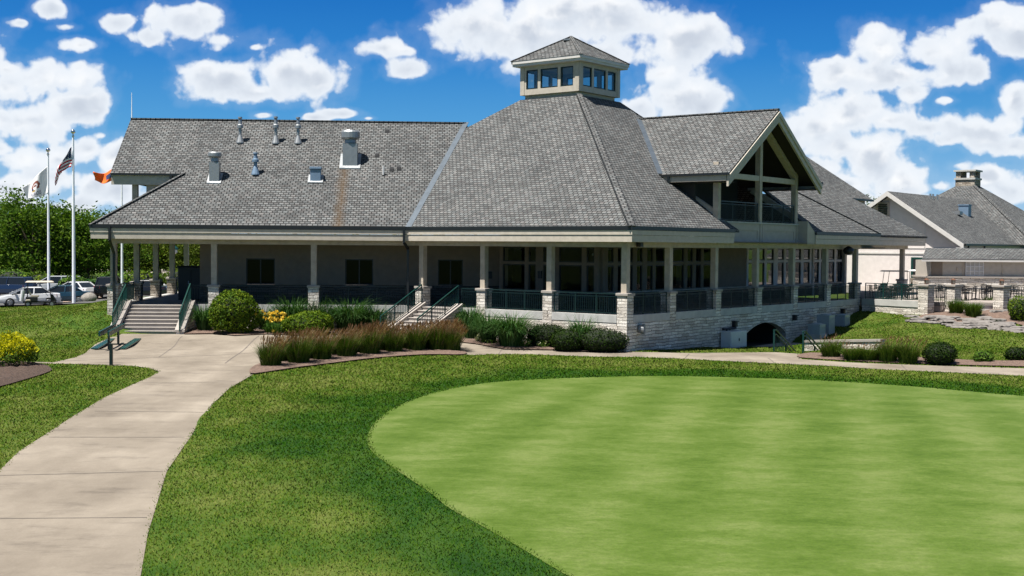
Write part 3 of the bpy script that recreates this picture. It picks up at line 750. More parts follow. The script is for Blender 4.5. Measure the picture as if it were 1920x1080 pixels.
# beams, soffit, fascia, gutter
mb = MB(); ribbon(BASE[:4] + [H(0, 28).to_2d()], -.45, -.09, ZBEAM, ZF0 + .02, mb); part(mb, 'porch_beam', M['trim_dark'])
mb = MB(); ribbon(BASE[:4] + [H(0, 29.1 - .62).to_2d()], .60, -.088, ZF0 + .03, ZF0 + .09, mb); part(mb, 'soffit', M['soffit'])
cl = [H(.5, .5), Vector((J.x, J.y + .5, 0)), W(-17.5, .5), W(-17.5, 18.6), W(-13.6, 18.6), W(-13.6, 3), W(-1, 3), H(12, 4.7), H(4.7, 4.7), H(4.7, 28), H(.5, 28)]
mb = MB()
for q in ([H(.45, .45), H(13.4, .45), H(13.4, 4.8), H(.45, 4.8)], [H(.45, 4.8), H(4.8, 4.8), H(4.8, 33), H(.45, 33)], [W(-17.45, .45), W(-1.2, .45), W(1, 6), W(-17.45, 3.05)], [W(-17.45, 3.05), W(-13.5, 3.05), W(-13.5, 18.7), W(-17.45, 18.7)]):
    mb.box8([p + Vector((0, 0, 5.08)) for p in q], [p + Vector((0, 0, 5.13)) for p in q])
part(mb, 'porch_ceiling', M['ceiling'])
P1 = BASE[:4] + [H(0, 9.25).to_2d()]; P2 = [H(0, 19.35).to_2d(), H(0, 28.5).to_2d(), H(6, 28.5).to_2d()]
P3 = [H(1.24, 30).to_2d(), H(1.24, 40.4).to_2d(), H(7, 40.4).to_2d()]
for i, p in enumerate((P1, P2, P3)):
    mb = MB(); ribbon(p, .50, .655, ZF0, ZF1, mb); ribbon(p, .50, .685, ZF1 + .012, ZF2 - .10, mb); part(mb, 'fascia', M['trim'])
    mb = MB(); ribbon(p, .692, .722, ZF2 - .09, ZG + .015, mb); part(mb, 'gutter', M['gutter'])
    mb = MB(); ribbon(p, -.3, .52, ZF2 - .02, ZF2 - .001, mb); part(mb, 'soffit', M['soffit'])

# roofs --------------------------------------------------------------
_lc = CH.location.to_2d(); _v = ((OW - _lc).dot(BX) + 4.1) * .8 + (ZG + SL * (4.1 + .74)) * .6
M['shingle_wing'] = shingle('stained_grey_shingles', (-5.68 - _lc.dot(AX), .42, _v))
def slab(mb, pts, th=.12, mi=0):
    pts = [Vector(p) for p in pts]; mb.box8([p - Vector((0, 0, th)) for p in pts], pts, mi)
zr = 12.39; OGt = .74; OE = .69; ZE = ZG - SL * (OGt - OE)
gf = lambda p, i: p
VB = line_x((C - V * OE), U, OW - BX * OE, AX); VT = line_x(C + V * (-OGt + (zr - ZG) / SL), U, OW + BX * 7.77, AX)
VB = Vector((VB.x, VB.y, ZE)); VT = Vector((VT.x, VT.y, zr))
al = -18.6; LC = W(al, -OE, ZE)
wing_roof = MB()
slab(wing_roof, [LC, VB, VT, W(-18.55, 7.77, zr), W(-18.55, 3.17, 8.94), W(-14.5, 3.17, 8.94)])
VT2 = W(2, 7.77, zr)
slab(wing_roof, [VT, W(-18.55, 7.77, zr), W(-18.55, 16.3, ZG), W(4, 16.3, ZG), W(2, 9.5, 11.1)])
slab(wing_roof, [LC, W(-14.5, 3.17, 8.94), W(-14.5, 13, 8.94), W(al, 19.6, ZG - .02)])
ROOFW = part(wing_roof, 'roof', None or M['shingle_wing'], label='long shingled wing roof with a rusty streak and metal vents')
# caps along ridge, hip and valley flashing
def capstrip(p, q, w=.16, th=.05, mat='shingle', parent=ROOFW, name='ridge_cap', lift=.03):
    mb = MB(); mb.bar(Vector(p) + Vector((0, 0, lift)), Vector(q) + Vector((0, 0, lift)), w, th); return mb.build(name, M[mat], parent)
capstrip(VT, W(-18.55, 7.77, zr), .22, .06); capstrip(LC, W(-14.5, 3.17, 8.94), .26, .05)
# hall pyramid
c0, c1, c2 = -OE, 9.60, 13.9; zt = 13.78; zg = ZE; far = 24.3
hall = MB()
slab(hall, [H(c0, c0, zg), H(far, c0, zg), H(c2, c1, zt), H(c1, c1, zt)])
gr_t, gr_z, ge_z, gh = 13.6, 12.65, 8.92, 5.62
def hz(s): return ZG + SL * (s + OGt)
sv0 = (ge_z - ZG) / SL - OGt; sv1 = (gr_z - ZG) / SL - OGt
hall_r = [H(c0, c0, zg), H(c0, 9.75, zg), H(sv0, gr_t - gh, ge_z), H(sv1, gr_t, gr_z), H(sv1 + .2, gr_t + .6, gr_z + .15), H(c1, c2, zt), H(c1, c1, zt)]
slab(hall, hall_r)
slab(hall, [H(c1, c2, zt), H(c2, c2, zt), H(far, far, zg), H(c0 + 2, far, zg)])
slab(hall, [H(c2, c1, zt), H(c2, c2, zt), H(far, far, zg), H(far, c0, zg)])
ROOFH = part(hall, 'roof', M['shingle'], label='steep pyramid hall roof rising to the cupola')
capstrip(H(c0, c0, zg), H(c1, c1, zt), .3, .05, parent=ROOFH, lift=.05); capstrip(H(c0, c0, zg), H(c1, c1, zt), .40, .03, 'gutter', ROOFH, 'hip_border_strip', .022)  # wider dark strip borders the hip cap
capstrip(VB + Vector((0, 0, .0)), VT, .34, .02, 'valley', ROOFH, 'valley_flashing', .055)
capstrip(H(sv0, gr_t - gh, ge_z), H(sv1, gr_t, gr_z), .34, .02, 'valley', ROOFH, 'valley_flashing', .055)
# right-hand roofs
rr = MB()
slab(rr, [H(c0, 19.3, zg), H(c0, 29.25, zg), H(2.65, 24.2, hz(2.65)), H(4.9, 20.4, hz(4.9)), H(4.9, 17.2, hz(4.9)), H(3.15, 19.1, hz(3.15))])
slab(rr, [H(c0, 29.25, zg), H(2.65, 24.2, hz(2.65)), H(7, 24.2, hz(2.65)), H(7, 29.25, zg)])
R1 = part(rr, 'roof', M['shingle'], label='low hipped roof right of the gable')
capstrip(H(c0, 29.25, zg), H(4.9, 20.4, hz(4.9)), .12, .04, 'gutter', R1, 'hip_dark_strip', .035)  # dark strip along the hip
r2 = MB(); hz2 = lambda s: ZG + SL * (s - .5)
slab(r2, [H(.46, 22, hz2(.46)), H(.46, 41.1, hz2(.46)), H(4.05, 35.8, hz2(4.05)), H(4.05, 39.6, hz2(4.05)), H(8.0, 37.6, hz2(8.0)), H(8.9, 37.2, hz2(8.9)), H(8.9, 22, hz2(8.9))])
slab(r2, [H(8.9, 37.2, hz2(8.9)), H(8.9, 22, hz2(8.9)), H(17, 22, 6.2), H(17, 38, 6.2)])
slab(r2, [H(.46, 41.1, hz2(.46)), H(4.05, 35.8, hz2(4.05)), H(14, 35.8, hz2(4.05)), H(14, 41.1, 6.2)])
R2 = part(r2, 'roof', M['shingle'], label='far right shingled roof with raised upper eave')
capstrip(H(4.05, 35.8, hz2(4.05) - .07), H(4.05, 39.6, hz2(4.05) - .07), .18, .14, 'gutter', R2, 'gutter', .0)
mb = MB(); mb.box(H, 4.4, 4.6, 35.9, 39.0, 7.0, hz2(4.05) - .05); part(mb, 'wall', M['stucco'])
# upper left eave, boards, gable posts
mb = MB(); mb.box(W, -18.5, -14.45, 3.06, 3.2, 8.82, 8.93); part(mb, 'gutter', M['gutter'])
mb = MB(); mb.box(W, -18.5, -14.4, 3.2, 3.3, 8.3, 8.82); part(mb, 'fascia', M['trim'])
mb = MB()
for b0, b1, z0, z1 in ((3.2, 7.77, 8.78, zr - .14), (12.3, 7.77, 8.78, zr - .14)):
    mb.box8([W(-18.5, b0, z0 - .3), W(-18.5, b1, z1 - .3), W(-18.42, b1, z1 - .3), W(-18.42, b0, z0 - .3)], [W(-18.5, b0, z0), W(-18.5, b1, z1), W(-18.42, b1, z1), W(-18.42, b0, z0)])
part(mb, 'rake_board', M['trim'])
for b in (3.7, 11.8): 
    mb = MB(); mb.box(W, -17.45, -17.15, b - .15, b + .15, 5.8, 8.9); part(mb, 'column', M['trim_dark'])
mb = MB(); mb.box(W, -16.65, -14.5, 3.5, 3.75, 6.3, 8.85); part(mb, 'wall', M['stucco']); mb = MB(); mb.box8([W(-14.7, 3.75, 6), W(-14.7, 12, 6), W(-14.7, 12, 8.7), W(-14.7, 7.77, 11.9), W(-14.7, 3.75, 8.9)], [W(-14.5, 3.75, 6), W(-14.5, 12, 6), W(-14.5, 12, 8.7), W(-14.5, 7.77, 11.9), W(-14.5, 3.75, 8.9)]); part(mb, 'wall', M['stucco'])
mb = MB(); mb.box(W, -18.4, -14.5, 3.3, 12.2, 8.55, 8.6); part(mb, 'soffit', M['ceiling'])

# gable with balcony -------------------------------------------------
gs = -1.0
gb = MB(); se = (ge_z - ZG) / SL - OGt
for sg in (-1, 1):
    slab(gb, [H(gs, gr_t, gr_z), H(gs, gr_t + sg * gh, ge_z), H(se + .1, gr_t + sg * gh, ge_z), H(sv1 + .25, gr_t, gr_z)], .16)
GR = part(gb, 'roof', M['shingle'], label='gable roof over the upper balcony')
capstrip(H(gs, gr_t, gr_z), H(sv1 + .2, gr_t, gr_z), .22, .06, parent=GR)
for sg in (-1, 1):
    mb = MB(); e = 0.02
    def rk(d0, d1, s0, s1):
        a0, a1 = H(0, gr_t, gr_z), H(0, gr_t + sg * (gh + .05), ge_z - .03)
        q = []
        b = [H(s0, gr_t, gr_z - d1), H(s0, gr_t + sg * (gh + .05), ge_z - .03 - d1), H(s1, gr_t + sg * (gh + .05), ge_z - .03 - d1), H(s1, gr_t, gr_z - d1)]
        t = [p + Vector((0, 0, d1 - d0)) for p in b]
        mb.box8(b, t)
    rk(.10, .36, gs - .06, gs + .1); rk(.365, .68, gs + .0, gs + .12)
    part(mb, 'rake_board', M['trim'])
    mb = MB(); mb.box(HT, gr_t + sg * (gh + .0) - .06, gr_t + sg * gh + .06, gs + .13, se + .6, ge_z - .42, ge_z - .13); part(mb, 'fascia', M['trim'])
    mb = MB(); mb.box(HT, gr_t + sg * (gh + .1) - .07, gr_t + sg * (gh + .1) + .07, gs - .05, se + .1, ge_z - .13, ge_z + .0); part(mb, 'gutter', M['gutter'])
    mb = MB(); slab(mb, [H(gs + .1, gr_t, gr_z - .22), H(gs + .1, gr_t + sg * gh, ge_z - .22), H(4.2, gr_t + sg * gh, ge_z - .22), H(6.5, gr_t, gr_z - .22)], .04); part(mb, 'soffit', M['ceiling'])
mb = MB(); mb.box(H, gs + .2, 3.6, gr_t - gh + .05, gr_t - 4.6, ge_z - .47, ge_z - .43); mb.box(H, gs + .2, 3.6, gr_t + 4.6, gr_t + gh - .05, ge_z - .47, ge_z - .43); part(mb, 'soffit', M['ceiling'])
mb = MB(); mb.box(HT, 8.72, 18.3, .02, .3, ZF0 - .02, 6.38); 
for t in (8.78, 13.6, 18.2): mb.box(HT, t - .12, t + .12, -.02, .02, ZF0, 6.38)
for a, b in ((8.95, 13.42), (13.78, 18.0)):
    for (x0, x1, z0, z1) in ((a, b, 6.0, 6.36), (a, b, ZF0, 5.52)): mb.box(HT, x0, x1, -.012, .02, z0, z1)
    mb.box(HT, a, a + .25, -.012, .02, 5.52, 6.0); mb.box(HT, b - .25, b, -.012, .02, 5.52, 6.0)
part(mb, 'balcony_panel', M['stucco'])
mb = MB(); mb.box(HT, 8.7, 18.35, -.08, .36, 6.38, 6.46); part(mb, 'coping', M['concrete_band'])
for t in (8.85, 13.6, 18.15):
    mb = MB(); mb.box(HT, t - .15, t + .15, .02, .32, 6.46, (12.0 if t == 13.6 else 9.55)); part(mb, 'balcony_post', M['trim_dark'])
mb = MB(); mb.box(HT, 9.0, 13.45, .06, .28, 8.75, 9.04); mb.box(HT, 13.75, 18.0, .06, .28, 8.75, 9.04); part(mb, 'tie_beam', M['trim'])
for sg in (-1, 1):
    mb = MB(); mb.bar(H(.17, gr_t + sg * 4.45, 9.2), H(.17, gr_t + sg * .15, 12.0), .22, .36, up=-U.to_3d()); part(mb, 'truss_chord', M['trim_dark'])
    mb = MB(); mb.bar(H(3.0, gr_t + sg * 4.7, 8.5), H(.35, gr_t + sg * 4.7, 6.9), .22, .34); part(mb, 'brace', M['trim_dark'])
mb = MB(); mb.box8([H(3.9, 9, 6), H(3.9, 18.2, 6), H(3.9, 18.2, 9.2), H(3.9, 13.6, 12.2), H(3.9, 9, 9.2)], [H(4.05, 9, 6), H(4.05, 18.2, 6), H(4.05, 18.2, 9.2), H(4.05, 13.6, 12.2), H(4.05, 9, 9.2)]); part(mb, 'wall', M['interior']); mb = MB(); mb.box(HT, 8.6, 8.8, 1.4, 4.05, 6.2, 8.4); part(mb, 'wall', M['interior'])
mb = MB(); mb.box(HT, 8.7, 18.3, .3, 4, 6.2, 6.3); part(mb, 'balcony_floor', M['deck'])
mb = MB(); mb.box8([H(.04, 18.3, ZF0), H(.04, 19.36, ZF0), H(.3, 19.36, ZF0), H(.3, 18.3, ZF0)], [H(.04, 18.3, 6.75), H(.04, 19.36, 5.95), H(.3, 19.36, 5.95), H(.3, 18.3, 6.75)])
mb.box8([H(-.6, 18.32, ZF0), H(-.6, 19.36, ZF0), H(.03, 19.36, ZF0), H(.03, 18.32, ZF0)], [H(-.6, 18.32, 6.62), H(-.6, 19.36, 5.98), H(.03, 19.36, 5.98), H(.03, 18.32, 6.62)]); part(mb, 'cheek_wall', M['stucco'])

# railings -----------------------------------------------------------
def railing(p, q, hgt=1.0, lift=.08, mat='dark_green', posts=2, parent=CH, n=None, name='railing', light=None):
    p, q = Vector(p), Vector(q); mb = MB(); Lh = (q - p).to_2d().length; up = Vector((0, 0, 1)); d = q - p
    mb.bar(p + up * hgt, q + up * hgt, .06, .05); mb.bar(p + up * (hgt - .13), q + up * (hgt - .13), .035, .03); mb.bar(p + up * lift, q + up * lift, .035, .03)
    k = int(n or max(2, Lh / .125))
    for i in range(1, k): mb.bar(p + d * (i / k) + up * lift, p + d * (i / k) + up * (hgt - .13), .024, .024)
    for i in range(posts + 1):
        a = p + d * (i / posts); mb.bar(a + up * -.0, a + up * hgt, .055, .055)
    return mb.build(name, M[mat], parent)
M['rail_green'] = simple('deep_green_rail_paint', (.003, .022, .02), .4, var=.1)
zd = ZD + .03
fr = [(.62, 4.33), (5.02, 8.58)]
for a, b in fr: railing(H(a, .16, zd), H(b, .16, zd), mat='rail_green', posts=3)
railing(H(9.28, .16, zd), H(10.35, .16, zd), mat='rail_green', posts=1)
rt = [.6] + [x for t in PT for x in (t - .36, t + .36)]
for a, b in zip(rt[0::2], rt[1::2]): railing(H(.16, a, zd), H(.16, b, zd), posts=3)
for a, b in ((-11.95, -7.35), (-6.65, -2.1)): railing(W(a, .16, zd), W(b, .16, zd), posts=3)
railing(W(-13.6, .16, zd), W(-12.66, .16, zd), posts=1)
lb = [.6] + [x for t in PB for x in (t - .36, t + .36)]
for a, b in list(zip(lb[0::2], lb[1::2]))[:1]: railing(W(-17.7, a, zd), W(-17.7, b, zd), posts=2)
for a, b in ((9.05, 13.4), (13.8, 18.0)): railing(H(.12, a, 6.46), H(.12, b, 6.46), hgt=1.05, posts=3)

# stairs -------------------------------------------------------------
def stairs(FR, x0, x1, y0, n, rise, tread, ztop, zbot, cheek=True, name='stairs'):
    mb = MB()
    for i in range(n):
        z1 = ztop - rise * i; y1 = y0 - tread * i
        mb.box(FR, x0, x1, y1 - tread, y0 if i == 0 else y0 - tread * 0, zbot - .3, z1 - .045 - .0015 * i)
        mb.box(FR, x0 + .01, x1 - .01, y1 - tread - .035, y1 - .0, z1 - .045, z1 - .002 * i)
    st = mb.build(name, M['step'], CH, bevel=.008)
    return st
def cheek(FR, x0, x1, y0, run, z0, z1, zb, parent, mat='stone', rails=2, rail_x=None, rise_ext=0):
    mb = MB(); mb.box8([FR(x0, y0, zb), FR(x1, y0, zb), FR(x1, y0 - run, zb), FR(x0, y0 - run, zb)], [FR(x0, y0, z0), FR(x1, y0, z0), FR(x1, y0 - run, z1), FR(x0, y0 - run, z1)])
    c = mb.build('cheek_wall', M[mat], parent)
    mb = MB(); mb.box8([FR(x0 - .05, y0, z0 + .005), FR(x1 + .05, y0, z0 + .005), FR(x1 + .05, y0 - run - .06, z1 + .005), FR(x0 - .05, y0 - run - .06, z1 + .005)],
                      [FR(x0 - .05, y0, z0 + .11), FR(x1 + .05, y0, z0 + .11), FR(x1 + .05, y0 - run - .06, z1 + .11), FR(x0 - .05, y0 - run - .06, z1 + .11)])
    mb.build('coping', M['step'], parent)
ST1 = stairs(W, -16.6, -13.75, .1, 8, .1725, .34, ZD, .37)
run = 8 * .34
for x0, x1 in ((-17.05, -16.65), (-13.7, -13.3)): cheek(W, x0, x1, .02, run, ZD + .14, .52, .0, ST1)
def stair_rail(FR, x, y0, run, z0, z1, hgt, parent, ext=.0):
    p, q = FR(x, y0 - .1, z0), FR(x, y0 - run, z1); o = railing(p, q, hgt, .1, 'green_metal', 3, parent, name='handrail')
stair_rail(W, -16.86, .02, run + .1, ZD + .2, .55, .95, ST1); stair_rail(W, -13.5, .02, run + .1, ZD + .2, .55, .95, ST1)
ST2 = stairs(H, 10.62, 12.75, .1, 9, .172, .36, ZD, .25)
run2 = 9 * .36
for x0, x1 in ((10.2, 10.58), (12.79, 13.15)): cheek(H, x0, x1, .02, run2, ZD + .14, .36, -.1, ST2)
stair_rail(H, 10.38, .02, run2, ZD + .22, .42, .95, ST2); stair_rail(H, 12.97, .02, run2, ZD + .22, .42, .95, ST2)

# walls and windows --------------------------------------------------
def window(FR, x0, x1, z0, z1, y, out, glassm='glass', framem='frame_black', fw=.06, mull=(), trans=None, casing=None, parent=CH, flip=False):
    """out: +1/-1 direction of the outside along the y axis of the frame FR"""
    mb = MB(); d = .06
    def bx(a, b, c, e, m=0, k=d): mb.box(FR, a, b, min(y, y + out * k), max(y, y + out * k), c, e, m)
    bx(x0, x1, z0, z0 + fw); bx(x0, x1, z1 - fw, z1); bx(x0, x0 + fw, z0 + fw, z1 - fw); bx(x1 - fw, x1, z0 + fw, z1 - fw)
    for m in mull: bx(m - fw / 2, m + fw / 2, z0 + fw, z1 - fw, 0, d * .9)
    if trans: bx(x0 + fw, x1 - fw, trans - fw / 2, trans + fw / 2, 0, d * .85)
    if casing:
        c = casing
        for a, b, e, f in ((x0 - c, x1 + c, z1 + .004, z1 + c), (x0 - c, x0 - .004, z0 - c, z1 + .003), (x1 + .004, x1 + c, z0 - c, z1 + .003), (x0, x1, z0 - c, z0 - .004)): bx(a, b, e, f, 1, .1)
    w = mb.build('window', [M[framem], M['casing']], parent)
    g = MB(); g.poly([FR(x0 + fw * .8, y + out * .02, z0 + fw * .8), FR(x1 - fw * .8, y + out * .02, z0 + fw * .8), FR(x1 - fw * .8, y + out * .02, z1 - fw * .8), FR(x0 + fw * .8, y + out * .02, z1 - fw * .8)])
    g.build('pane', M[glassm], w); return w
# wing wall
WB = 3.0; wwin = [(-11.05, -9.45, 2.55, 4.25), (-5.55, -3.98, 2.55, 4.25), (-.35, 1.05, 2.55, 4.25)]
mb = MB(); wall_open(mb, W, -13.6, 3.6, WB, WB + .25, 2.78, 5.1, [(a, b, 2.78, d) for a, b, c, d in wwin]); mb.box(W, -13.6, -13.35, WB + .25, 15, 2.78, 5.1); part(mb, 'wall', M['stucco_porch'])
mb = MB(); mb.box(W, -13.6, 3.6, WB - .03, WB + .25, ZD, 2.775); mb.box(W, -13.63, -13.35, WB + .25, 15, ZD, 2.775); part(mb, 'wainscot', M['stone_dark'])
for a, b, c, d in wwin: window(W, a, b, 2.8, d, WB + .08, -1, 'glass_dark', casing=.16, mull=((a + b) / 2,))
for px in (880,):
    mb = MB(); mb.box(W, 2.35, 2.7, WB - .06, WB, 3.2, 3.6); part(mb, 'wall_plaque', M['black'])
# hall window walls
HTr = 4.7
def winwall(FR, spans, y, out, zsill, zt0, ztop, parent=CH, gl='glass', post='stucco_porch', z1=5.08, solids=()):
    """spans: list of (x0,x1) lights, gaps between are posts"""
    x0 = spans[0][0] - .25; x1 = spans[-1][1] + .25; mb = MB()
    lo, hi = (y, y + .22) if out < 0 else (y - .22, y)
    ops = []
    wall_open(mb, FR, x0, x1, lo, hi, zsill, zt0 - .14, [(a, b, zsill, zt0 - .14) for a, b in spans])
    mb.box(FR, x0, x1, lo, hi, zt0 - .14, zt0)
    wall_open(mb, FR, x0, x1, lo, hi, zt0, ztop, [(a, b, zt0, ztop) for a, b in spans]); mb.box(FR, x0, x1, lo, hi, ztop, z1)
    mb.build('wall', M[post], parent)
    ym = y + (.1 if out < 0 else -.1)
    for a, b in spans:
        window(FR, a + .002, b - .002, zsill + .004, zt0 - .144, ym, out, gl, parent=parent)
        window(FR, a + .002, b - .002, zt0 + .004, ztop - .004, ym, out, gl, parent=parent)
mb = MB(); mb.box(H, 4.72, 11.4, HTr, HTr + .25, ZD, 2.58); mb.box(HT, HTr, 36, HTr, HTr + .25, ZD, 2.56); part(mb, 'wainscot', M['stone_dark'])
mb = MB(); mb.box(H, 4.66, 11.4, HTr - .08, HTr + .02, 2.56, 2.64); mb.box(HT, HTr - .06, 36, HTr - .08, HTr + .02, 2.565, 2.645); part(mb, 'window_sill', M['trim_dark'])
fs = [(5.45, 6.25), (6.5, 8.0), (8.5, 9.05), (9.3, 9.95), (10.1, 11.2)]
winwall(H, [(5.1, 5.6), (5.9, 7.4), (7.95, 8.45), (8.95, 9.45), (9.7, 11.25)], HTr, -1, 2.64, 4.2, 5.0)
rs = [(5.4, 5.95), (6.35, 6.9), (7.3, 7.85), (8.25, 8.8), (9.3, 9.9), (10.2, 11.6), (11.9, 13.3), (13.7, 14.3), (14.7, 15.3), (15.6, 17.2)]
winwall(HT, rs, HTr, -1, 2.64, 4.2, 5.0)
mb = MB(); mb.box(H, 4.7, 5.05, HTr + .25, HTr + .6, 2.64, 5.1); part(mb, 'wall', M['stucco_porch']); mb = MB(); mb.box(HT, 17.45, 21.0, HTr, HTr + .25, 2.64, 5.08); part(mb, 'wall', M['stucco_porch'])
rs2 = [(21.3, 22.2), (22.5, 23.5), (23.8, 24.8), (25.4, 26.3), (26.6, 27.6), (27.9, 28.9), (29.3, 30.3), (30.9, 31.8), (32.1, 33.1), (33.4, 34.4), (34.7, 35.7)]
winwall(HT, rs2, HTr, -1, 2.64, 4.25, 5.0, gl='glass_refl', post='white_trim')
mb = MB(); mb.box(H, 8.5, 8.75, HTr - .08, HTr - .01, 3.3, 3.7); part(mb, 'wall_plaque', M['black'])
# interior: floor, ceiling, far wall with daylight openings
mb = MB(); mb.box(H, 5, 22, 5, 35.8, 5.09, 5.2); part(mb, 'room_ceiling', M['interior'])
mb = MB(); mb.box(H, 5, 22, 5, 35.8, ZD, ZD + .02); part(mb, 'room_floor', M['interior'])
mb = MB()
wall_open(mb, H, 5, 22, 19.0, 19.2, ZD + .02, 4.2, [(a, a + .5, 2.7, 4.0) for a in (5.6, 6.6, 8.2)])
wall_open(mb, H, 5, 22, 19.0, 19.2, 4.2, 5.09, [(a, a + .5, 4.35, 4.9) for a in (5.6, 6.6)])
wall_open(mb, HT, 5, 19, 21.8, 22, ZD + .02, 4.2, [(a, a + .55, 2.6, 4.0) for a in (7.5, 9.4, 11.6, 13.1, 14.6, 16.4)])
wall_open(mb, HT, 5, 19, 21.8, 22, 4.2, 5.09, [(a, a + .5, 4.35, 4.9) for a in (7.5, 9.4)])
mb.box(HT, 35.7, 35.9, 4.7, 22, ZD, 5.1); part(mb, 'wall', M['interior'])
mb = MB(); mb.box(HT, 30.6, 30.85, 4.62, 4.7, ZD, 5.08); mb.box(HT, 35.75, 36.1, 4.5, 4.9, ZD, 5.2); part(mb, 'corner_board', M['trim'])
pier(H, 1.6, 39.2, .9)
mb = MB(); mb.box(H, 1.3, 1.9, 30, 39.5, 5.03, 5.3); part(mb, 'porch_beam', M['trim_dark'])

# cupola -------------------------------------------------------------
CU = MB(); CU.box(H, 9.85, 13.7, 9.8, 13.65, 13.2, 14.2); cup = part(CU, 'cupola', M['trim'], label='square windowed cupola on top of the hall roof')
b0, b1 = 9.62, 13.86; d0 = 9.58 - 9.62
mb = MB(); zz0, zz1 = 14.03, 15.75
ops = lambda o: [(o + .42, o + 1.32, 14.36, 15.5), (o + 1.52, o + 2.78, 14.36, 15.5), (o + 2.98, o + 3.84, 14.36, 15.5)]
S0, S1, T0, T1 = 9.62, 13.86, 9.58, 13.82
wall_open(mb, H, S0, S1, T0, T0 + .15, zz0, zz1, ops(S0)); wall_open(mb, H, S0, S1, T1 - .15, T1, zz0, zz1, ops(S0))
wall_open(mb, HT, T0 + .15, T1 - .15, S0, S0 + .15, zz0, zz1, ops(T0)); wall_open(mb, HT, T0 + .15, T1 - .15, S1 - .15, S1, zz0, zz1, ops(T0))
mb.box(H, S0 + .15, S1 - .15, T0 + .15, T1 - .15, zz0, zz0 + .05); mb.build('wall', M['trim'], cup)
mb = MB()
for x in (S0 - .03, S1 - .27):
    mb.box(H, x, x + .3, T0 - .03, T0 - .002, zz0, zz1 - .02)
for x in (T0 - .03, T1 - .27): mb.box(HT, x, x + .3, S0 - .032, S0 - .002, zz0, zz1 - .02)
mb.build('corner_board', M['trim'], cup)
for a, b, c, d in ops(S0): window(H, a, b, c, d, T0 + .1, -1, 'glass_bright', 'dark_green', .07, parent=cup); window(H, a, b, c, d, T1 - .1, 1, 'glass_bright', 'dark_green', .07, parent=cup)
for a, b, c, d in ops(T0): window(HT, a, b, c, d, S0 + .1, -1, 'glass_bright', 'dark_green', .07, parent=cup); window(HT, a, b, c, d, S1 - .1, 1, 'glass_bright', 'dark_green', .07, parent=cup)
mb = MB(); o = .36; mb.box(H, S0 - o, S1 + o, T0 - o, T1 + o, 15.72, 16.0); mb.box(H, S0 - o - .06, S1 + o + .06, T0 - o - .06, T1 + o + .06, 15.86, 16.02); mb.build('eave_board', M['white_trim'], cup)
mb = MB(); o = .44; q = [H(S0 - o, T0 - o, 16.03), H(S1 + o, T0 - o, 16.03), H(S1 + o, T1 + o, 16.03), H(S0 - o, T1 + o, 16.03)]; ap = H((S0 + S1) / 2, (T0 + T1) / 2, 17.62)
for i in range(4): mb.poly([q[i], q[(i + 1) % 4], ap])
mb.poly(q); mb.build('roof', M['shingle'], cup)
for i in (0, 1, 3): capstrip(q[i], ap, .2, .04, 'shingle', cup, 'hip_cap', .02)
mb = MB(); p = q[0].lerp(q[1], .42).lerp(ap, .80); mb.bar(p + Vector((-.2, 0, .05)), p + Vector((.2, 0, .05)), .35, .1); mb.build('roof_vent', M['galv'], cup)

# roof vents (children of the wing roof) -----------------------------
def wr(a, b): return W(a, b, ZG + SL * (b + OGt))
def stack(a, b, w, h1, r, h2, mat='galv'):
    p = wr(a, b); mb = MB(); z = p.z; zb = z - .5 * w * SL
    XYZ = lambda x, y, zz: p + (AX * x + BX * y).to_3d() + Vector((0, 0, zz))
    mb.box(XYZ, -w/2, w/2, -w/2, w/2, -w * .5, h1)
    mb.lathe(p + Vector((0, 0, h1)), [(w*.36, 0), (w*.42, .05), (w*.40, .24), (r*.82, .26), (r, .34), (r, .34 + h2*.75), (r*.86, .34 + h2), (r*.6, .36 + h2)], 20)
    mb.box8([XYZ(x*w*.72, y*w*.72, -.02 + y*w*.72*SL) for x, y in ((-1,-1),(1,-1),(1,1),(-1,1))], [XYZ(x*w*.72, y*w*.72, .05 + y*w*.72*SL) for x, y in ((-1,-1),(1,-1),(1,1),(-1,1))])
    return mb.build('exhaust_vent', M[mat], ROOFW, smooth=False)
stack(-5.37, 4.3, .82, 1.0, .54, .42); stack(-12.73, 2.79, .54, .9, .37, .22)
def flue(a, b, h=1.25, r=.09, mat='galv'):
    p = wr(a, b); mb = MB()
    mb.lathe(p + Vector((0, 0, -.1)), [(.24, 0), (.24, .06), (r*1.3, .42), (r, .5), (r, h*.62), (r*1.9, h*.64), (r*1.9, h*.76), (r*1.2, h*.8), (r*.9, h*1.02), (r*1.4, h*1.04), (r*1.3, h*1.1)], 12)
    return mb.build('flue_pipe', M[mat], ROOFW)
flue(-11.85, 5.86, 1.4); flue(-9.8, 5.85, 1.45); flue(-8.52, 5.87, 1.42)
flue(-10.57, 3.25, 1.15, .10, 'blue_metal')
p = wr(-7.18, 2.83); mb = MB(); XYZ = lambda x, y, z: p + (AX * x + BX * y).to_3d() + Vector((0, 0, z))
mb.box(XYZ, -.29, .29, -.2, .2, -.2, .55); mb.box(XYZ, -.33, .33, -.25, .25, .55, .68); mb.build('box_vent', M['blue_metal'], ROOFW, bevel=.02)
mb = MB(); mb.box8([XYZ(x*.42, y*.3, -.0 + y*.3*SL) for x, y in ((-1,-1),(1,-1),(1,1),(-1,1))], [XYZ(x*.42, y*.3, .05 + y*.3*SL) for x, y in ((-1,-1),(1,-1),(1,1),(-1,1))]); mb.build('vent_flashing', M['galv'], ROOFW)
p = wr(-3.45, 3.23); mb = MB(); mb.tube(p, p + Vector((0, 0, .5)), .05, .05, 10); mb.build('vent_pipe', M['white'], ROOFW)
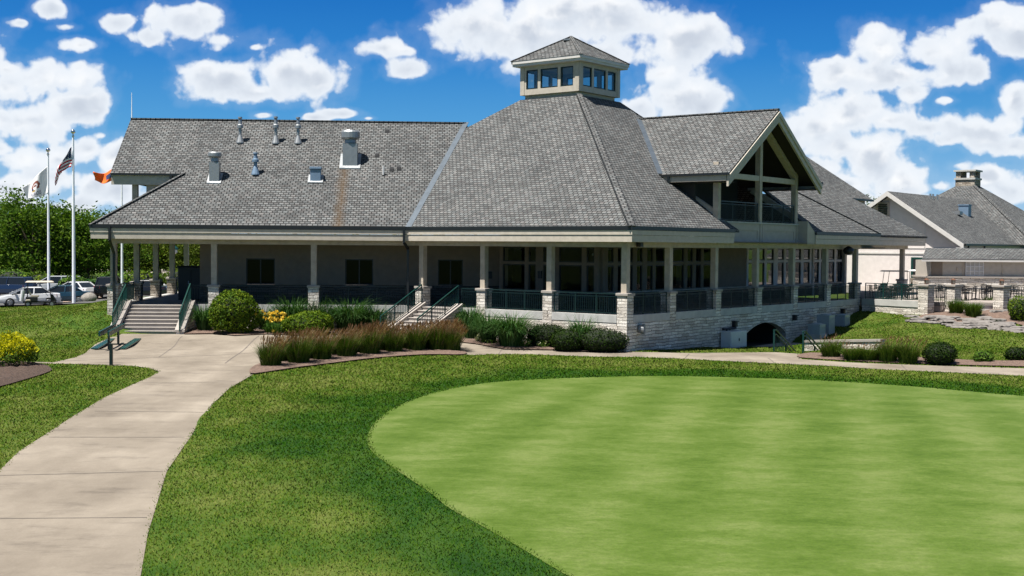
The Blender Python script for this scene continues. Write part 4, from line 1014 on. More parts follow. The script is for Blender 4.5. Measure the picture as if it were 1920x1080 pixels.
for a, b in ((-3.89, 4.82), (-2.59, 3.76), (-3.0, 3.65), (-3.41, 6.91)):
    p = wr(a, b); mb = MB(); XYZ = lambda x, y, z: p + (AX * x + BX * y).to_3d() + Vector((0, 0, z + y * SL))
    mb.box8([XYZ(-.13, -.1, 0), XYZ(.13, -.1, 0), XYZ(.13, .1, 0), XYZ(-.13, .1, 0)], [XYZ(-.1, -.06, .12), XYZ(.1, -.06, .12), XYZ(.1, .08, .1), XYZ(-.1, .08, .1)]); mb.build('slot_vent', M['black'], ROOFW)
p = W(-18.5, 7.77, zr); mb = MB(); mb.tube(p, p + Vector((0, 0, 1.55)), .035, .015, 8); mb.build('whip_antenna', M['pole'], ROOFW)
# downspouts
def spout(pts, r=.06, name='downspout'):
    mb = MB()
    for a, b in zip(pts[:-1], pts[1:]): mb.bar(a, b, r * 2, r * 1.7)
    part(mb, name, M['gutter'])
spout([W(-17.55, -.74, 5.95), W(-17.55, -.74, 5.2), W(-17.5, -.08, 4.5), W(-17.5, -.08, 1.0)])
mb = MB(); mb.tube(W(-17.5, -.1, 1.05), W(-17.45, -.25, .85), .08); mb.tube(W(-17.45, -.25, .85), W(-17.25, -.5, .75), .08); part(mb, 'drain_elbow', M['white'])
k = W(-2.2, -.8, 0); spout([W(-2.15, -.74, 5.95), W(-2.15, -.74, 5.2), W(-1.95, -.1, 4.85), W(-1.95, -.1, ZD)])
spout([H(2.55, 7.85, 8.8), H(2.55, 7.85, 8.0)], .07)
for a in (-15.2,): spout([W(a, 3.1, 8.85), W(a, 3.1, 8.2)], .07)
# wall lamps on the right foundation and soffit speakers
for t, z in ((10.53, .95), (17.9, .98), (24.8, 1.1)):
    mb = MB(); mb.box(HT, t - .12, t + .12, -.2, .02, z - .15, z + .12); mb.box(HT, t - .17, t + .17, -.28, .02, z + .12, z + .17); part(mb, 'wall_lamp', M['black'])
q = H(-.02, 1.05, 1.13); mb = MB(); o3 = -U.to_3d()
mb.tube(q, q + o3 * .25 + V.to_3d() * .1, .2, .26, 16); part(mb, 'floodlight', M['galv'])
mb = MB(); p = H(-.1, 1.2, 5.15); mb.box(HT, .75, 1.0, -.25, .0, 5.05, 5.27); part(mb, 'camera_housing', M['black'])
mb = MB(); p = H(-.35, 24.9, 4.9); mb.lathe(p, [(.05, -.25), (.3, -.15), (.34, 0), (.3, .15), (.08, .3)], 14); part(mb, 'porch_fan', M['black'])
for (x, y) in ((3.3, 6.2), (3.3, 9.3)):
    mb = MB(); mb.lathe(H(6.2, y, 4.55), [(.02, 0), (.07, .04), (.07, .1), (.02, .14)], 8); part(mb, 'pendant_lamp', M['lamp_white'])

# ================================================================== planting
def arch_blades(n, r0, reach, h, width, droop=.75, seg=5, lean=None, seed=0, hv=.35):
    g = np.random.default_rng(seed); a = g.random(n) * 2 * np.pi; rr = r0 * np.sqrt(g.random(n)); a2 = a + g.normal(0, .5, n)
    base = np.column_stack([np.cos(a) * rr, np.sin(a) * rr, np.zeros(n)])
    hh = h * (1 - hv + hv * 1.3 * g.random(n)); re = reach * (.25 + .9 * g.random(n)); dr = droop * (.5 + .8 * g.random(n))
    d = np.column_stack([np.cos(a2), np.sin(a2), np.zeros(n)]); sd_ = np.column_stack([-np.sin(a2), np.cos(a2), np.zeros(n)])
    if lean is not None: ln = np.array(lean)
    vs = []
    for k in range(seg + 1):
        t = k / seg; c = base + d * (re * t ** 1.5)[:, None]; c[:, 2] += hh * (1.35 * t - dr * .75 * t ** 3)
        if lean is not None: c = c + ln * (t ** 1.6)
        w = width * (1 - t ** 2.2) * .5 + width * .04
        vs += [c + sd_ * w, c - sd_ * w]
    v = np.stack(vs, 1); m = 2 * (seg + 1)
    f = np.array([[2*k, 2*k+1, 2*k+3, 2*k+2] for k in range(seg)])
    return v.reshape(-1, 3), (np.arange(n)[:, None, None] * m + f[None]).reshape(-1, 4)
def leaf_quads(c, size, seed, up=.3, nrm=None):
    g = np.random.default_rng(seed); n = len(c); a = g.normal(0, 1, (n, 3)); a[:, 2] += up
    if nrm is not None: a = a * .7 + nrm * 1.1
    a /= np.linalg.norm(a, axis=1)[:, None]; b = np.cross(a, g.normal(0, 1, (n, 3))); b /= np.linalg.norm(b, axis=1)[:, None]; c2 = np.cross(a, b)
    s = size * (.6 + .8 * g.random(n))[:, None]
    v = np.stack([c - b * s, c - c2 * s * .45, c + b * s, c + c2 * s * .45], 1)
    return v.reshape(-1, 3), np.arange(4 * n).reshape(n, 4)
def join(parts):
    V_, F_, I_ = [], [], []; o = 0
    for v, f, mi in parts: V_.append(v); F_.append(f + o); I_.append(np.full(len(f), mi)); o += len(v)
    return np.vstack(V_), np.vstack(F_), np.concatenate(I_)
def sphere_pts(n, seed):
    g = np.random.default_rng(seed); d = g.normal(0, 1, (n, 3)); return d / np.linalg.norm(d, axis=1)[:, None]
def lump(d, seed, amp=.16, k=9):
    g = np.random.default_rng(seed); c = sphere_pts(k, seed + 5); s = g.random(k)
    return 1 + amp * (np.max(d @ c.T * (.6 + .5 * s), axis=1) - .55) * 1.6
def core(rx, ry, rz, k=.8):
    mb = MB(); prof = []
    for i in range(7):
        t = math.pi * i / 6; prof.append((max(.01, math.sin(t) * k), -math.cos(t) * k))
    mb.lathe((0, 0, 0), prof, 12)
    v = np.array(mb.v) * np.array([rx, ry, rz]); v[:, 2] += rz * .92; v[:, 2] = np.maximum(v[:, 2], .01)
    return v
LM = {
 'arb': leafmat('bright_evergreen_leaves', (.014, .045, .004), (.07, .135, .010), (.21, .27, .020), .2, nsc=2.5),
 'yew': leafmat('dark_yew_needles', (.005, .016, .002), (.014, .034, .004), (.035, .062, .007), .12, nsc=2.5),
 'yellow': leafmat('yellow_green_leaves', (.20, .24, .008), (.50, .48, .012), (.75, .66, .02), .3, nsc=2.),
 'grass': leafmat('tall_grass_blades', (.015, .055, .012), (.045, .12, .028), (.13, .22, .075), .25, nsc=1.),
 'fount': leafmat('fountain_grass_blades', (.026, .062, .008), (.075, .14, .02), (.18, .24, .05), .25, nsc=1.4),
 'plume': leafmat('brown_grass_plumes', (.17, .075, .035), (.36, .205, .11), (.62, .47, .33), .3, nsc=1.2),
 'lily': leafmat('lily_leaves', (.02, .07, .01), (.05, .13, .02), (.12, .22, .04), .25),
 'petal': leafmat('yellow_petals', (.8, .45, .03), (.98, .66, .06), (1., .82, .2), .2),
 'hyd': leafmat('hydrangea_leaves', (.03, .08, .01), (.08, .16, .02), (.16, .26, .04), .25),
 'bloom': leafmat('cream_hydrangea_blooms', (.42, .48, .16), (.60, .62, .32), (.75, .75, .52), .2),
 'tree': leafmat('tree_leaves', (.018, .05, .006), (.06, .13, .014), (.17, .26, .03), .35, nsc=.35),
 'tree2': leafmat('yellowish_tree_leaves', (.03, .055, .006), (.08, .125, .016), (.17, .21, .03), .35, nsc=.35),
 'core': simple('inner_shade_core', (.012, .02, .006), .95, var=.2),  # solid filler inside shrubs, their inner shade put into its dark colour
}
def place(o, p, label, cat, group=None, rz=None, sc=1., D=None):
    o.location = p; tag(o, label, cat, group)
    if rz is not None: o.rotation_euler = (0, 0, rz)
    o.scale = sc if hasattr(sc, '__len__') else (sc, sc, sc); return o
def bush(name, leaf, n, lsize, seed, p, size, label, cat='shrub', group=None, amp=.18, up=.3, inner=.8, sprout=0):
    rx, ry, rz = size; t = thing(name, p, label, cat, group)
    d = sphere_pts(n, seed); d = d[d[:, 2] > -.75]; r = lump(d, seed, amp) * (.82 + .2 * np.random.default_rng(seed).random(len(d)))
    c = d * r[:, None] * np.array([rx, ry, rz]); c[:, 2] += rz * .92; c[:, 2] = np.maximum(c[:, 2], .03)
    v, f = leaf_quads(c, lsize, seed, up, d)
    mesh_np('foliage', v, f, LM[leaf], t)
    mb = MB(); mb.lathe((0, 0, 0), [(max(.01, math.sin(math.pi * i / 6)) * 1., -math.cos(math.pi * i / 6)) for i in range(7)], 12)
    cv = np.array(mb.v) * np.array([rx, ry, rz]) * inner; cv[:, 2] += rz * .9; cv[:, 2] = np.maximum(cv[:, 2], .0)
    mb.v = [tuple(np.array(t.location) + q) for q in cv]; mb.build('inner_core', LM['core'], t, smooth=True)
    return t

# fountain grass hedge -----------------------------------------------
def fountain(p, seed, h=1.0, label=None, group=None, plume=True, npl=130):
    t = thing('fountain_grass', p, label, 'ornamental grass', group)
    v, f = arch_blades(900, .38, .52, .86 * h, .017, .55, 4, None, seed); mesh_np('blades', v, f, LM['fount'], t)
    if plume:
        g = np.random.default_rng(seed + 1); n = npl; a = g.random(n) * 2 * np.pi; r = .42 * np.sqrt(g.random(n))
        b = np.column_stack([np.cos(a) * r, np.sin(a) * r, np.full(n, .25)]); tip = b * np.array([1.7, 1.7, 0]) + np.column_stack([.10 + .22 * g.random(n), -.05 + .1 * g.normal(0, 1, n), h * (.98 + .34 * g.random(n))])
        P = []
        st = b; en = tip; d = en - st
        sdv = np.column_stack([np.full(n, 1.), np.zeros(n), np.zeros(n)]); sdv2 = np.column_stack([np.zeros(n), np.full(n, 1.), np.zeros(n)])
        w0, w1 = .003, .004
        mid = st + d * .78
        for sv in (sdv, sdv2):
            vv = np.stack([st - sv * w0, st + sv * w0, mid + sv * w1, mid - sv * w1], 1).reshape(-1, 3); P.append((vv, np.arange(4 * n).reshape(n, 4), 0))
            m2 = st + d * .86 + np.array([.01, 0, 0]); wv = (.011 + .008 * g.random(n))[:, None]
            vv = np.stack([mid, m2 + sv * wv, en + np.array([.03, 0, -.02]), m2 - sv * wv], 1).reshape(-1, 3); P.append((vv, np.arange(4 * n).reshape(n, 4), 0))
        vv, ff, _ = join(P); mesh_np('plumes', vv, ff, LM['plume'], t)
    return t
HG = 'fountain grass clumps in the hedge by the path'
hedge_px = [(508,690),(560,684),(604,678),(650,672),(694,667),(738,663),(780,660),(822,659),(848,660)]
hl = ['fountain grass clump at the end of the hedge beside the cart path'] + ['brown plumed fountain grass clump within the long hedge by the path'] * (len(hedge_px) - 2) + ['fountain grass clump at the building end of the hedge']
protos = []
k = 0
back_px = [(530,681),(582,675),(628,669),(672,664),(716,660),(760,657),(800,656),(835,656)]
for i, (x, y) in enumerate(hedge_px + back_px):
    p = pg(x, y); p.z += .05; hh = 1.02 + .10 * math.sin(i * 2.1) + .06 * (x - 500) / 350
    lb_ = hl[i] if i < len(hl) else 'brown plumed fountain grass clump within the long hedge by the path'
    if len(protos) < 4:
        t = fountain(p, 40 + i, 1., lb_, HG); t.scale = (hh, hh, hh); protos.append(t)
    else:
        dup(protos[i % 4], p, .35 * math.sin(i * 1.7), (hh * .98, hh, hh), lb_, HG)

# tall arching grasses ------------------------------------------------
def tallgrass(px, py, h, reach, seed, label, n=420, w=.032, r0=.28, D=None):
    p = pg(px, py); t = thing('arching_grass', p, label, 'ornamental grass', None)
    v, f = arch_blades(int(n * 1.4), r0 * 1.2, reach * 1.25, h * 1.08, w, .95, 6, None, seed); mesh_np('blades', v, f, LM['grass'], t); return t
tallgrass(383, 622, 1.45, .75, 1, 'arching green grass between the left stairs and the big round shrub', 340)
tallgrass(548, 622, 1.85, 1.15, 2, 'green arching grass behind the yellow lilies under the porch railing', 520)
tallgrass(602, 621, 1.8, 1.1, 3, 'green arching grass behind the low shrub under the second pier', 420)
tallgrass(656, 624, 1.8, 1.35, 4, 'largest arching grass clump left of the porch stairs', 800, r0=.5)
tallgrass(700, 625, 1.5, .9, 5, 'arching grass clump tucked against the porch stair handrail', 380)
tallgrass(884, 638, 1.75, .75, 6, 'arching grass against the stair side wall behind the dark mound', 320)
tallgrass(916, 646, 1.5, .85, 7, 'arching grass left of the largest grass by the concrete band', 420)
tallgrass(958, 652, 1.6, 1.15, 8, 'broad arching grass in front of the pale stone wall', 760, r0=.42)
tallgrass(1088, 657, 1.55, .75, 9, 'small arching grass above the clipped yews by the corner pier', 320)
tallgrass(500, 621, 1.35, .9, 10, 'arching grass between the big round shrub and the yellow lilies', 420)
# shrubs ---------------------------------------------------------------
bush('round_shrub', 'arb', 8500, .066, 11, pg(436, 627), (1.28, 1.15, 1.12), 'big round bright green shrub right of the left stairs', amp=.22)
bush('low_shrub', 'arb', 6000, .062, 12, pg(578, 628), (1.25, 1.0, .62), 'low spreading green shrub beside the yellow lilies', amp=.3)
def mound(px, py, size, seed, label, group=None, leaf='yew', n=3600, ls=.045, amp=.06):
    return bush('clipped_yew' if leaf == 'yew' else 'shrub', leaf, n, ls, seed, pg(px, py), size, label, 'shrub', group, amp, inner=.9)
mound(1128, 660, (1.30, .85, .58), 21, 'clipped dark yew mound beside the corner stone pier')
mound(1064, 659, (.78, .7, .56), 22, 'clipped dark yew mound left of the corner mound')
mound(1026, 653, (1.1, .7, .62), 23, 'clipped dark yew behind the two pale flowering plants')
mound(866, 634, (.62, .5, .72), 24, 'dark rounded shrub at the foot of the stair side wall')
mound(1762, 684, (.72, .72, .52), 25, 'large round dark shrub in the right-hand mulch bed', n=3200)
mound(1905, 678, (.5, .5, .34), 26, 'small round dark shrub at the right edge of the bed', n=1800)
bush('leafy_shrub', 'hyd', 900, .06, 27, pg(1842, 682), (.38, .38, .30), 'small loose green shrub between the two round dark shrubs', amp=.4)
bush('round_shrub', 'arb', 2600, .05, 28, pg(1912, 604), (.75, .7, .78), 'bright green rounded evergreen above the rock ledge at the right edge', amp=.15)
# hydrangeas, lilies
def flowering(px, py, size, seed, label, nb=26):
    p = pg(px, py); t = thing('hydrangea', p, label, 'flowering plant', 'pale flowering plants in the bed')
    rx, rz = size; d = sphere_pts(420, seed); d = d[d[:, 2] > -.4]; c = d * np.array([rx, rx, rz]) * (.5 + .5 * np.random.default_rng(seed).random(len(d)) ** .4)[:, None]; c[:, 2] += rz * .6; c[:, 2] = np.maximum(c[:, 2], .02)
    v, f = leaf_quads(c, .06, seed, .8, d); mesh_np('foliage', v, f, LM['hyd'], t)
    e = sphere_pts(nb * 3, seed + 3); e = e[e[:, 2] > .1][:nb]; pts = []
    for q in e: pts.append(q * np.array([rx, rx, rz]) * 1.02 + np.array([0, 0, rz * .65]) + np.random.default_rng(seed).normal(0, .001, 3) + sphere_pts(14, int(abs(q[0]) * 1e4)) * .065)
    c = np.vstack(pts); v, f = leaf_quads(c, .035, seed + 1, .6); mesh_np('blooms', v, f, LM['bloom'], t); return t
flowering(866, 634, (.42, .34), 31, 'pale flowering plant beside the end of the grass hedge', 30)
flowering(905, 644, (.34, .28), 32, 'pale flowering plant in front of the arching grass, next to a small green one', 14)
bush('small_perennial', 'hyd', 260, .055, 33, pg(919, 647), (.34, .3, .18), 'small leafy green plant without flowers at the front of the bed', 'plant', amp=.4)
flowering(982, 653, (.42, .34), 34, 'pale flowering plant in the mulch left of the last one', 16)
flowering(1019, 654, (.40, .32), 35, 'pale flowering plant nearest the clipped yews', 16)
p = pg(518, 627); t = thing('day_lily', p, 'yellow blooming day lilies between two green shrubs', 'flowers')
v, f = arch_blades(260, .55, .5, .75, .03, .9, 5, None, 51); mesh_np('leaves', v, f, LM['lily'], t)
g_ = np.random.default_rng(52); cs = np.column_stack([g_.normal(-.05, .36, 48), g_.normal(-.2, .28, 48), .72 + .5 * g_.random(48)])
cs[:4, 2] = .2; cs[:4, 0] = -.1
c = np.vstack([q + sphere_pts(9, i) * .05 for i, q in enumerate(cs)]); v, f = leaf_quads(c, .075, 53, .5); mesh_np('blooms', v, f, LM['petal'], t)
# yellow shrub at the left edge
p = pg(22, 692); t = thing('golden_shrub', p, 'golden yellow leafed shrub in the mulch at the left edge', 'shrub')
g_ = np.random.default_rng(61); n = 4200; d = sphere_pts(n, 61); d = d[d[:, 2] > -.6]; r = lump(d, 61, .55) * (.45 + .45 * g_.random(len(d)) ** .5)
c = d * r[:, None] * np.array([.92, .85, .66]); c[:, 2] += .66
mi = ((c[:, 2] + g_.normal(0, .22, len(c))) < .66).astype(int); v, f = leaf_quads(c, .06, 61, .8)
mesh_np('foliage', v, f, [LM['yellow'], LM['hyd']], t, mi=mi)
mb = MB()
for i in range(9):
    a = i * .7; mb.tube(p, p + Vector((.5 * math.cos(a), .5 * math.sin(a), .8)), .015, .006, 5)
mb.build('stems', M['bark'], t)
# right bed grasses
for i, (x, y, h) in enumerate([(1558, 673, .92), (1600, 677, .68), (1628, 678, .7), (1664, 680, .98), (1702, 682, .95)]):
    fountain(pg(x, y), 70 + i, h, ['plumed grass clump nearest the basement handrails', 'low grass clump in front of the white ledge', 'low grass clump right of the white ledge', 'brown topped grass clump in the middle of the right bed', 'brown topped grass clump next to the large round shrub'][i], 'grass clumps in the right-hand bed', npl=45)
for i, (x, y) in enumerate([(1762, 587), (1793, 590), (1824, 592), (1856, 583)]):
    t = fountain(pg(x, y), 80 + i, 1.0, ['dark grass tuft right of the terrace corner pillar', 'middle dark grass tuft on the terrace mulch', 'dark grass tuft above the rock ledge', 'dark grass tuft at the foot of the second terrace pillar'][i], 'dark grass tufts below the terrace', plume=False)

# trees ----------------------------------------------------------------
def tree_mesh(seed, hgt, spread, leaf='tree', nclump=95, nleaf=75, ls=.20, low=.10):
    g = np.random.default_rng(seed); mb = MB(); tr = MB()
    tr.tube((0, 0, -.2), (0, 0, hgt * .32), .19, .13, 9); cl = []
    for i in range(9):
        a = i * 2.4 + g.normal(0, .2); z0 = hgt * (.26 + .05 * i * .6); e = Vector((math.cos(a) * spread * (.5 + .2 * g.random()), math.sin(a) * spread * (.5 + .2 * g.random()), z0 + hgt * (.2 + .22 * g.random())))
        m_ = Vector((e.x * .4, e.y * .4, z0 + (e.z - z0) * .55)); tr.tube((0, 0, z0 - .4), m_, .085, .06, 6); tr.tube(m_, e, .06, .02, 6); cl.append(np.array(e))
    tr.tube((0, 0, hgt * .3), (0, 0, hgt * .85), .12, .02, 7)
    for i in range(nclump):
        d = sphere_pts(1, seed * 100 + i)[0]; r = (.45 + .58 * g.random()) * (1 + .18 * math.sin(3 * math.atan2(d[1], d[0]) + seed))
        cl.append(np.array([d[0] * spread * r, d[1] * spread * r, hgt * (low + (1 - low) * .5) + d[2] * hgt * (1 - low) * .52 * r]))
    pts = []
    for i, c in enumerate(cl):
        k = nleaf; s = spread * (.13 + .13 * g.random()); q = g.normal(0, 1, (k, 3)) * np.array([s, s, s * .42]); pts.append(c + q)
    c = np.vstack(pts); v, f = leaf_quads(c, ls, seed, .9)
    return tr, v, f, LM[leaf]
TREES = []
for i, (sd_, h, sp_, lf) in enumerate([(3, 10, 5.0, 'tree'), (4, 9, 4.6, 'tree'), (5, 8, 4.2, 'tree2'), (6, 9.5, 5.6, 'tree')]):
    tr, v, f, mt = tree_mesh(sd_, h, sp_, lf); TREES.append((tr, v, f, mt))
def tree(kind, x, y, sc, label, rz=0., sz=None):
    tr, v, f, mt = TREES[kind]; p = Vector((x, y, gz(x, y))); t = thing('tree', p, label, 'tree', 'trees round the car park', rz)
    if not hasattr(tree, 'c'): tree.c = {}
    if kind not in tree.c:
        a = tr.build('trunk', M['bark']); a.parent = t; b = mesh_np('crown', v, f, mt, t); tree.c[kind] = (a, b)
    else:
        for o in tree.c[kind]:
            c = o.copy(); COL.objects.link(c); c.parent = t
    t.scale = (sc, sc, sz or sc); return t
def tx(px, D): return (px - 960) / 2313.4 * D
tl = [(0, -8, 132, 1.0, 'airy tree at the left edge behind the dark blue van'), (1, 62, 128, 1.05, 'airy tree behind the shorter flagpole'), (3, 110, 136, .98, 'broad tree between the two front flagpoles'),
 (1, 165, 130, .86, 'bushy tree behind the boulder'), (0, 205, 140, .84, 'tree seen between the corner pier and the orange flag pole'), (2, 262, 150, .8, 'tree seen through the side porch left of the street lamp'),
 (0, 300, 158, .8, 'dark tree seen through the side porch behind the middle piers'), (2, 352, 150, .92, 'yellow green tree behind the street lamp and porch'), (2, 385, 146, .95, 'yellow green tree hidden partly by the porch wall'),
 (1, 30, 160, 1.0, 'far tree filling the gap behind the flagpoles'), (3, 150, 165, .95, 'far tree behind the boulder tree'), (0, 90, 170, .95, 'far dark tree behind the white hatchback'), (3, 235, 172, .8, 'far tree at the end of the driveway'), (1, 330, 176, .85, 'far dark tree beyond the driveway lamp')]
for i, (k, px, D, sc, lb_) in enumerate(tl): tree(k, tx(px, D), D, sc, lb_, i * 1.3, sc * (.96 + .06 * math.sin(i)))
for i, (px, D, k) in enumerate([(1010, 175, 2), (1120, 165, 0), (1180, 172, 1), (1240, 168, 2), (1330, 175, 2), (1410, 170, 0)]):
    tree(k, tx(px, D), D, .95, ['tree seen through the dining room glass, far left one', 'tree seen through the glass left of the corner pier', 'tree seen through the glass at the corner pier', 'tree seen through the glass between the corner and next pier', 'tree seen through the glass doors', 'tree seen through the last dark windows'][i], i)
tree(1, tx(1634, 190), 190, 1.3, 'tree top just showing between the two buildings', 2.)
# far wood behind everything on the left, one mass
pts = []; g_ = np.random.default_rng(9)
for i in range(240):
    x = -150 + 190 * g_.random(); y = 185 + 50 * g_.random(); h = 4.2 + 2.0 * g_.random()
    c = np.array([x, y, h * .6]) + g_.normal(0, 1, (60, 3)) * np.array([2.6, 2.6, h * .34]); pts.append(c)
c = np.vstack(pts); c[:, 2] = np.maximum(c[:, 2], .2); v, f = leaf_quads(c, .6, 91, .6); mesh_np('far_wood', v, f, LM['tree'], kind='stuff', label='far line of woodland beyond the car park', cat='woodland')
# undergrowth shrubs along the lot
for i, (px, D, sz, lf, lb_) in enumerate([(135, 108, 1.1, 'hyd', 'green shrub behind the white saloon cars'), (212, 112, 1.2, 'hyd', 'green shrub behind the dark off-roader'), (262, 118, 1.3, 'arb', 'green shrub beside the driveway seen through the porch'), (292, 122, 1.1, 'hyd', 'green shrub at the foot of the street lamp'), (25, 112, 1.5, 'hyd', 'green shrub behind the dark blue van'), (75, 112, 1.3, 'arb', 'green shrub behind the silver van'), (165, 108, .9, 'grass', 'pale green shrub left of the dark off-roader'), (340, 115, 1.4, 'tree2', 'yellow green shrub seen right of the last porch pier')]):
    x = tx(px, D); bush('roadside_shrub', lf, 700, .17, 200 + i, Vector((x, D, gz(x, D))), (sz * 1.3, sz * 1.2, sz * .8), lb_, 'shrub', 'shrubs round the car park', .35)

# ================================================================== furniture, flags, vehicles
# bag rack by the stairs
p = Vector((-18.66, 57.8, gz(-18.66, 57.4))); t = thing('bag_stand', p, 'dark green golf bag stand with two rails and foot boards by the stairs', 'bag stand')
d = Vector((-.10, .995, 0)).normalized(); s = Vector((d.y, -d.x, 0))
def bs(along, side, z): return p + d * along + s * side + Vector((0, 0, z + .05 * along))
for a in (-1.1, .9):
    mb = MB(); mb.bar(bs(a, 0, .02), bs(a, 0, 1.0), .09, .09); mb.bar(bs(a, -.5, .06), bs(a, .5, .06), .07, .06); mb.build('post', M['dark_green'], t)
for sd_ in (-.2, .2):
    mb = MB(); mb.box8([bs(a, x, z) for a, x, z in ((-2.1, sd_ - .04, .80), (-2.1, sd_ + .04, .80), (1.25, sd_ + .04, .80), (1.25, sd_ - .04, .80))], [bs(a, x, z) for a, x, z in ((-2.1, sd_ - .04, 1.02), (-2.1, sd_ + .04, 1.02), (1.25, sd_ + .04, 1.02), (1.25, sd_ - .04, 1.02))]); mb.build('top_rail', M['green_metal'], t)
for sd_ in (-.62, .62):
    mb = MB(); mb.box8([bs(a, x, .10) for a, x in ((-1.25, sd_ - .16), (-1.25, sd_ + .16), (2.4, sd_ + .16), (2.4, sd_ - .16))], [bs(a, x, .15) for a, x in ((-1.25, sd_ - .16), (-1.25, sd_ + .16), (2.4, sd_ + .16), (2.4, sd_ - .16))]); mb.build('foot_board', M['green_metal'], t)
p = pg(208.5, 685); mb = MB(); mb.box(lambda x, y, z: p + Vector((x, y, z)), -.06, .06, -.06, .06, 0, .86); mb.box(lambda x, y, z: p + Vector((x, y, z)), -.065, .065, -.065, .065, .82, .88)
mb.build('bollard', M['dark_green'], None, 'slim dark green post standing where lawn meets concrete', 'bollard', loc=p, bevel=.01)

# flagpoles and flags
def flagpole(px, pbase, ptop, D, label, r=.1):
    b = atd(px, pbase, D); z0 = gz(b.x, b.y); top = atd(px, ptop, D)
    p = Vector((b.x, D, z0)); t = thing('flagpole', p, label, 'flagpole', 'white flagpoles by the car park')
    mb = MB(); mb.tube(p, Vector((p.x, p.y, top.z)), r, r * .55, 12); mb.build('pole', M['pole'], t, smooth=False)
    mb = MB(); mb.lathe(Vector((p.x, p.y, top.z)), [(.02, 0), (.12, .02), (.05, .12), (.05, .2), (.17, .3), (.17, .42), (.05, .55)], 14); mb.build('finial', M['chrome'], t, smooth=True)
    return p, top.z
FP1 = flagpole(91.5, 540, 290, 98, 'shorter white flagpole flying the white flag', .12); FP2 = flagpole(138.5, 566, 256, 96, 'tallest white flagpole with the striped flag', .14); FP3 = flagpole(229, 565, 338, 92, 'white flagpole seen between the porch piers, with the orange flag', .10)
def cloth(name, nu, nv, fn, mats, mifn, label, loc):
    v = np.array([[fn(i / nu, j / nv) for j in range(nv + 1)] for i in range(nu + 1)]).reshape(-1, 3)
    f, mi = [], []
    for i in range(nu):
        for j in range(nv):
            a = i * (nv + 1) + j; f.append((a, a + nv + 1, a + nv + 2, a + 1)); mi.append(mifn((i + .5) / nu, (j + .5) / nv))
    o = mesh_np(name, v - np.array(loc), f, mats, None, loc, mi, True, label=label, cat='flag')
    sm = o.modifiers.new('thick', 'SOLIDIFY'); sm.thickness = .01; return o
M['flag_red'] = simple('red_flag_cloth', (.42, .02, .035), .8, var=.06); M['flag_white'] = simple('white_flag_cloth', (.78, .77, .78), .8, var=.03); M['flag_blue'] = simple('navy_flag_cloth', (.015, .03, .10), .8, var=.06)
M['flag_orange'] = simple('orange_flag_cloth', (.80, .13, .01), .7, var=.06); M['flag_seal'] = simple('seal_brown_cloth', (.30, .09, .06), .8, var=.2, scale=20); M['flag_gold'] = simple('seal_gold_cloth', (.55, .38, .12), .8, var=.2)
px2, zt2 = FP2
zt_ = atd(138, 276, 96).z
def us(u, v):     # u along the fly, v up the hoist; the fly end hangs down
    c = u ** .8
    x = -.12 - 1.2 * (1 - math.exp(-2.0 * c)) * (1.12 - .35 * v + .0) * (1 - .12 * math.sin(u * 6)); x += .08 * math.sin(u * 9 + v * 5)
    z = zt_ - (1 - v) * 1.55 - 1.95 * u ** 1.35 * (.75 + .25 * v)
    return (px2.x + x * (.35 + .65 * min(1, (1 - v) * 1.6 + u)), px2.y - .15 + .22 * math.sin(u * 10 + v * 3) * (.3 + u), z)
def usm(u, v):
    if u < .42 and v > 6 / 13:
        return 1 if (int(u * 26) + int(v * 24)) % 2 == 0 and int(v * 24) % 2 == 0 and int(u * 52) % 2 == 0 else 2
    return 0 if int((1 - v) * 13) % 2 == 0 else 1
cloth('flag', 52, 39, us, [M['flag_red'], M['flag_white'], M['flag_blue']], usm, 'limp flag with red and white stripes and a starred blue corner', (px2.x, px2.y, zt_))
px1, zt1 = FP1
hA, hB = atd(91, 309, 98), atd(91, 362, 98); eA, eB = atd(54, 340, 98), atd(43, 366, 98)
eA, eB = atd(44, 352, 98), atd(50, 372, 98)
def il(u, v):
    a = hB.lerp(hA, v); b = eB.lerp(eA, v); q = a.lerp(b, u); q = q + Vector((0, 1, 0)) * (.16 * math.sin(u * 8 + v * 2)) + Vector((0, 0, -.12 * math.sin(u * math.pi))); return (q.x, q.y - .12, q.z)
def ilm(u, v):
    x, y = (u - .52) / .20, (v - .52) / .30; r = math.hypot(x, y)
    if .55 < r < .95 and y > -.1: return 1
    if r < .42: return 3 if y > 0 else 0
    if abs(x) < .8 and -.75 < y < -.35: return 2 if x > 0 else 0
    if -.35 <= y < .0 and .3 < abs(x) < .9: return 4 if x > 0 else 1
    return 0
fl_ = cloth('flag', 40, 30, il, [M['flag_white'], M['flag_seal'], M['flag_gold'], M['flag_seal'], M['flag_blue']], ilm, 'white flag with an eagle seal and blue lettering blowing left', tuple(hA))
def word(txt, size, fn, mat, parent, name='lettering'):
    cu = bpy.data.curves.new(name, 'FONT'); cu.body = txt; cu.size = 1; cu.align_x = 'CENTER'
    o = bpy.data.objects.new(name, cu); COL.objects.link(o); bpy.context.view_layer.update()
    me = bpy.data.meshes.new_from_object(o.evaluated_get(bpy.context.evaluated_depsgraph_get())); bpy.data.objects.remove(o)
    xs_ = [v.co.x for v in me.vertices]; w = max(xs_) - min(xs_)
    for v in me.vertices: v.co = Vector(fn(v.co.x / w, v.co.y / w)) - wloc(parent)
    me.materials.append(mat); q = bpy.data.objects.new(name, me); COL.objects.link(q); q.parent = parent; return q
word('ILLINOIS', 1, lambda x, y: Vector(il(.52 - x * .42, .10 + y * .9)) + Vector((0, -.04, 0)), M['flag_blue'], fl_)
px3, zt3 = FP3; oA = atd(227, 322, 92); 
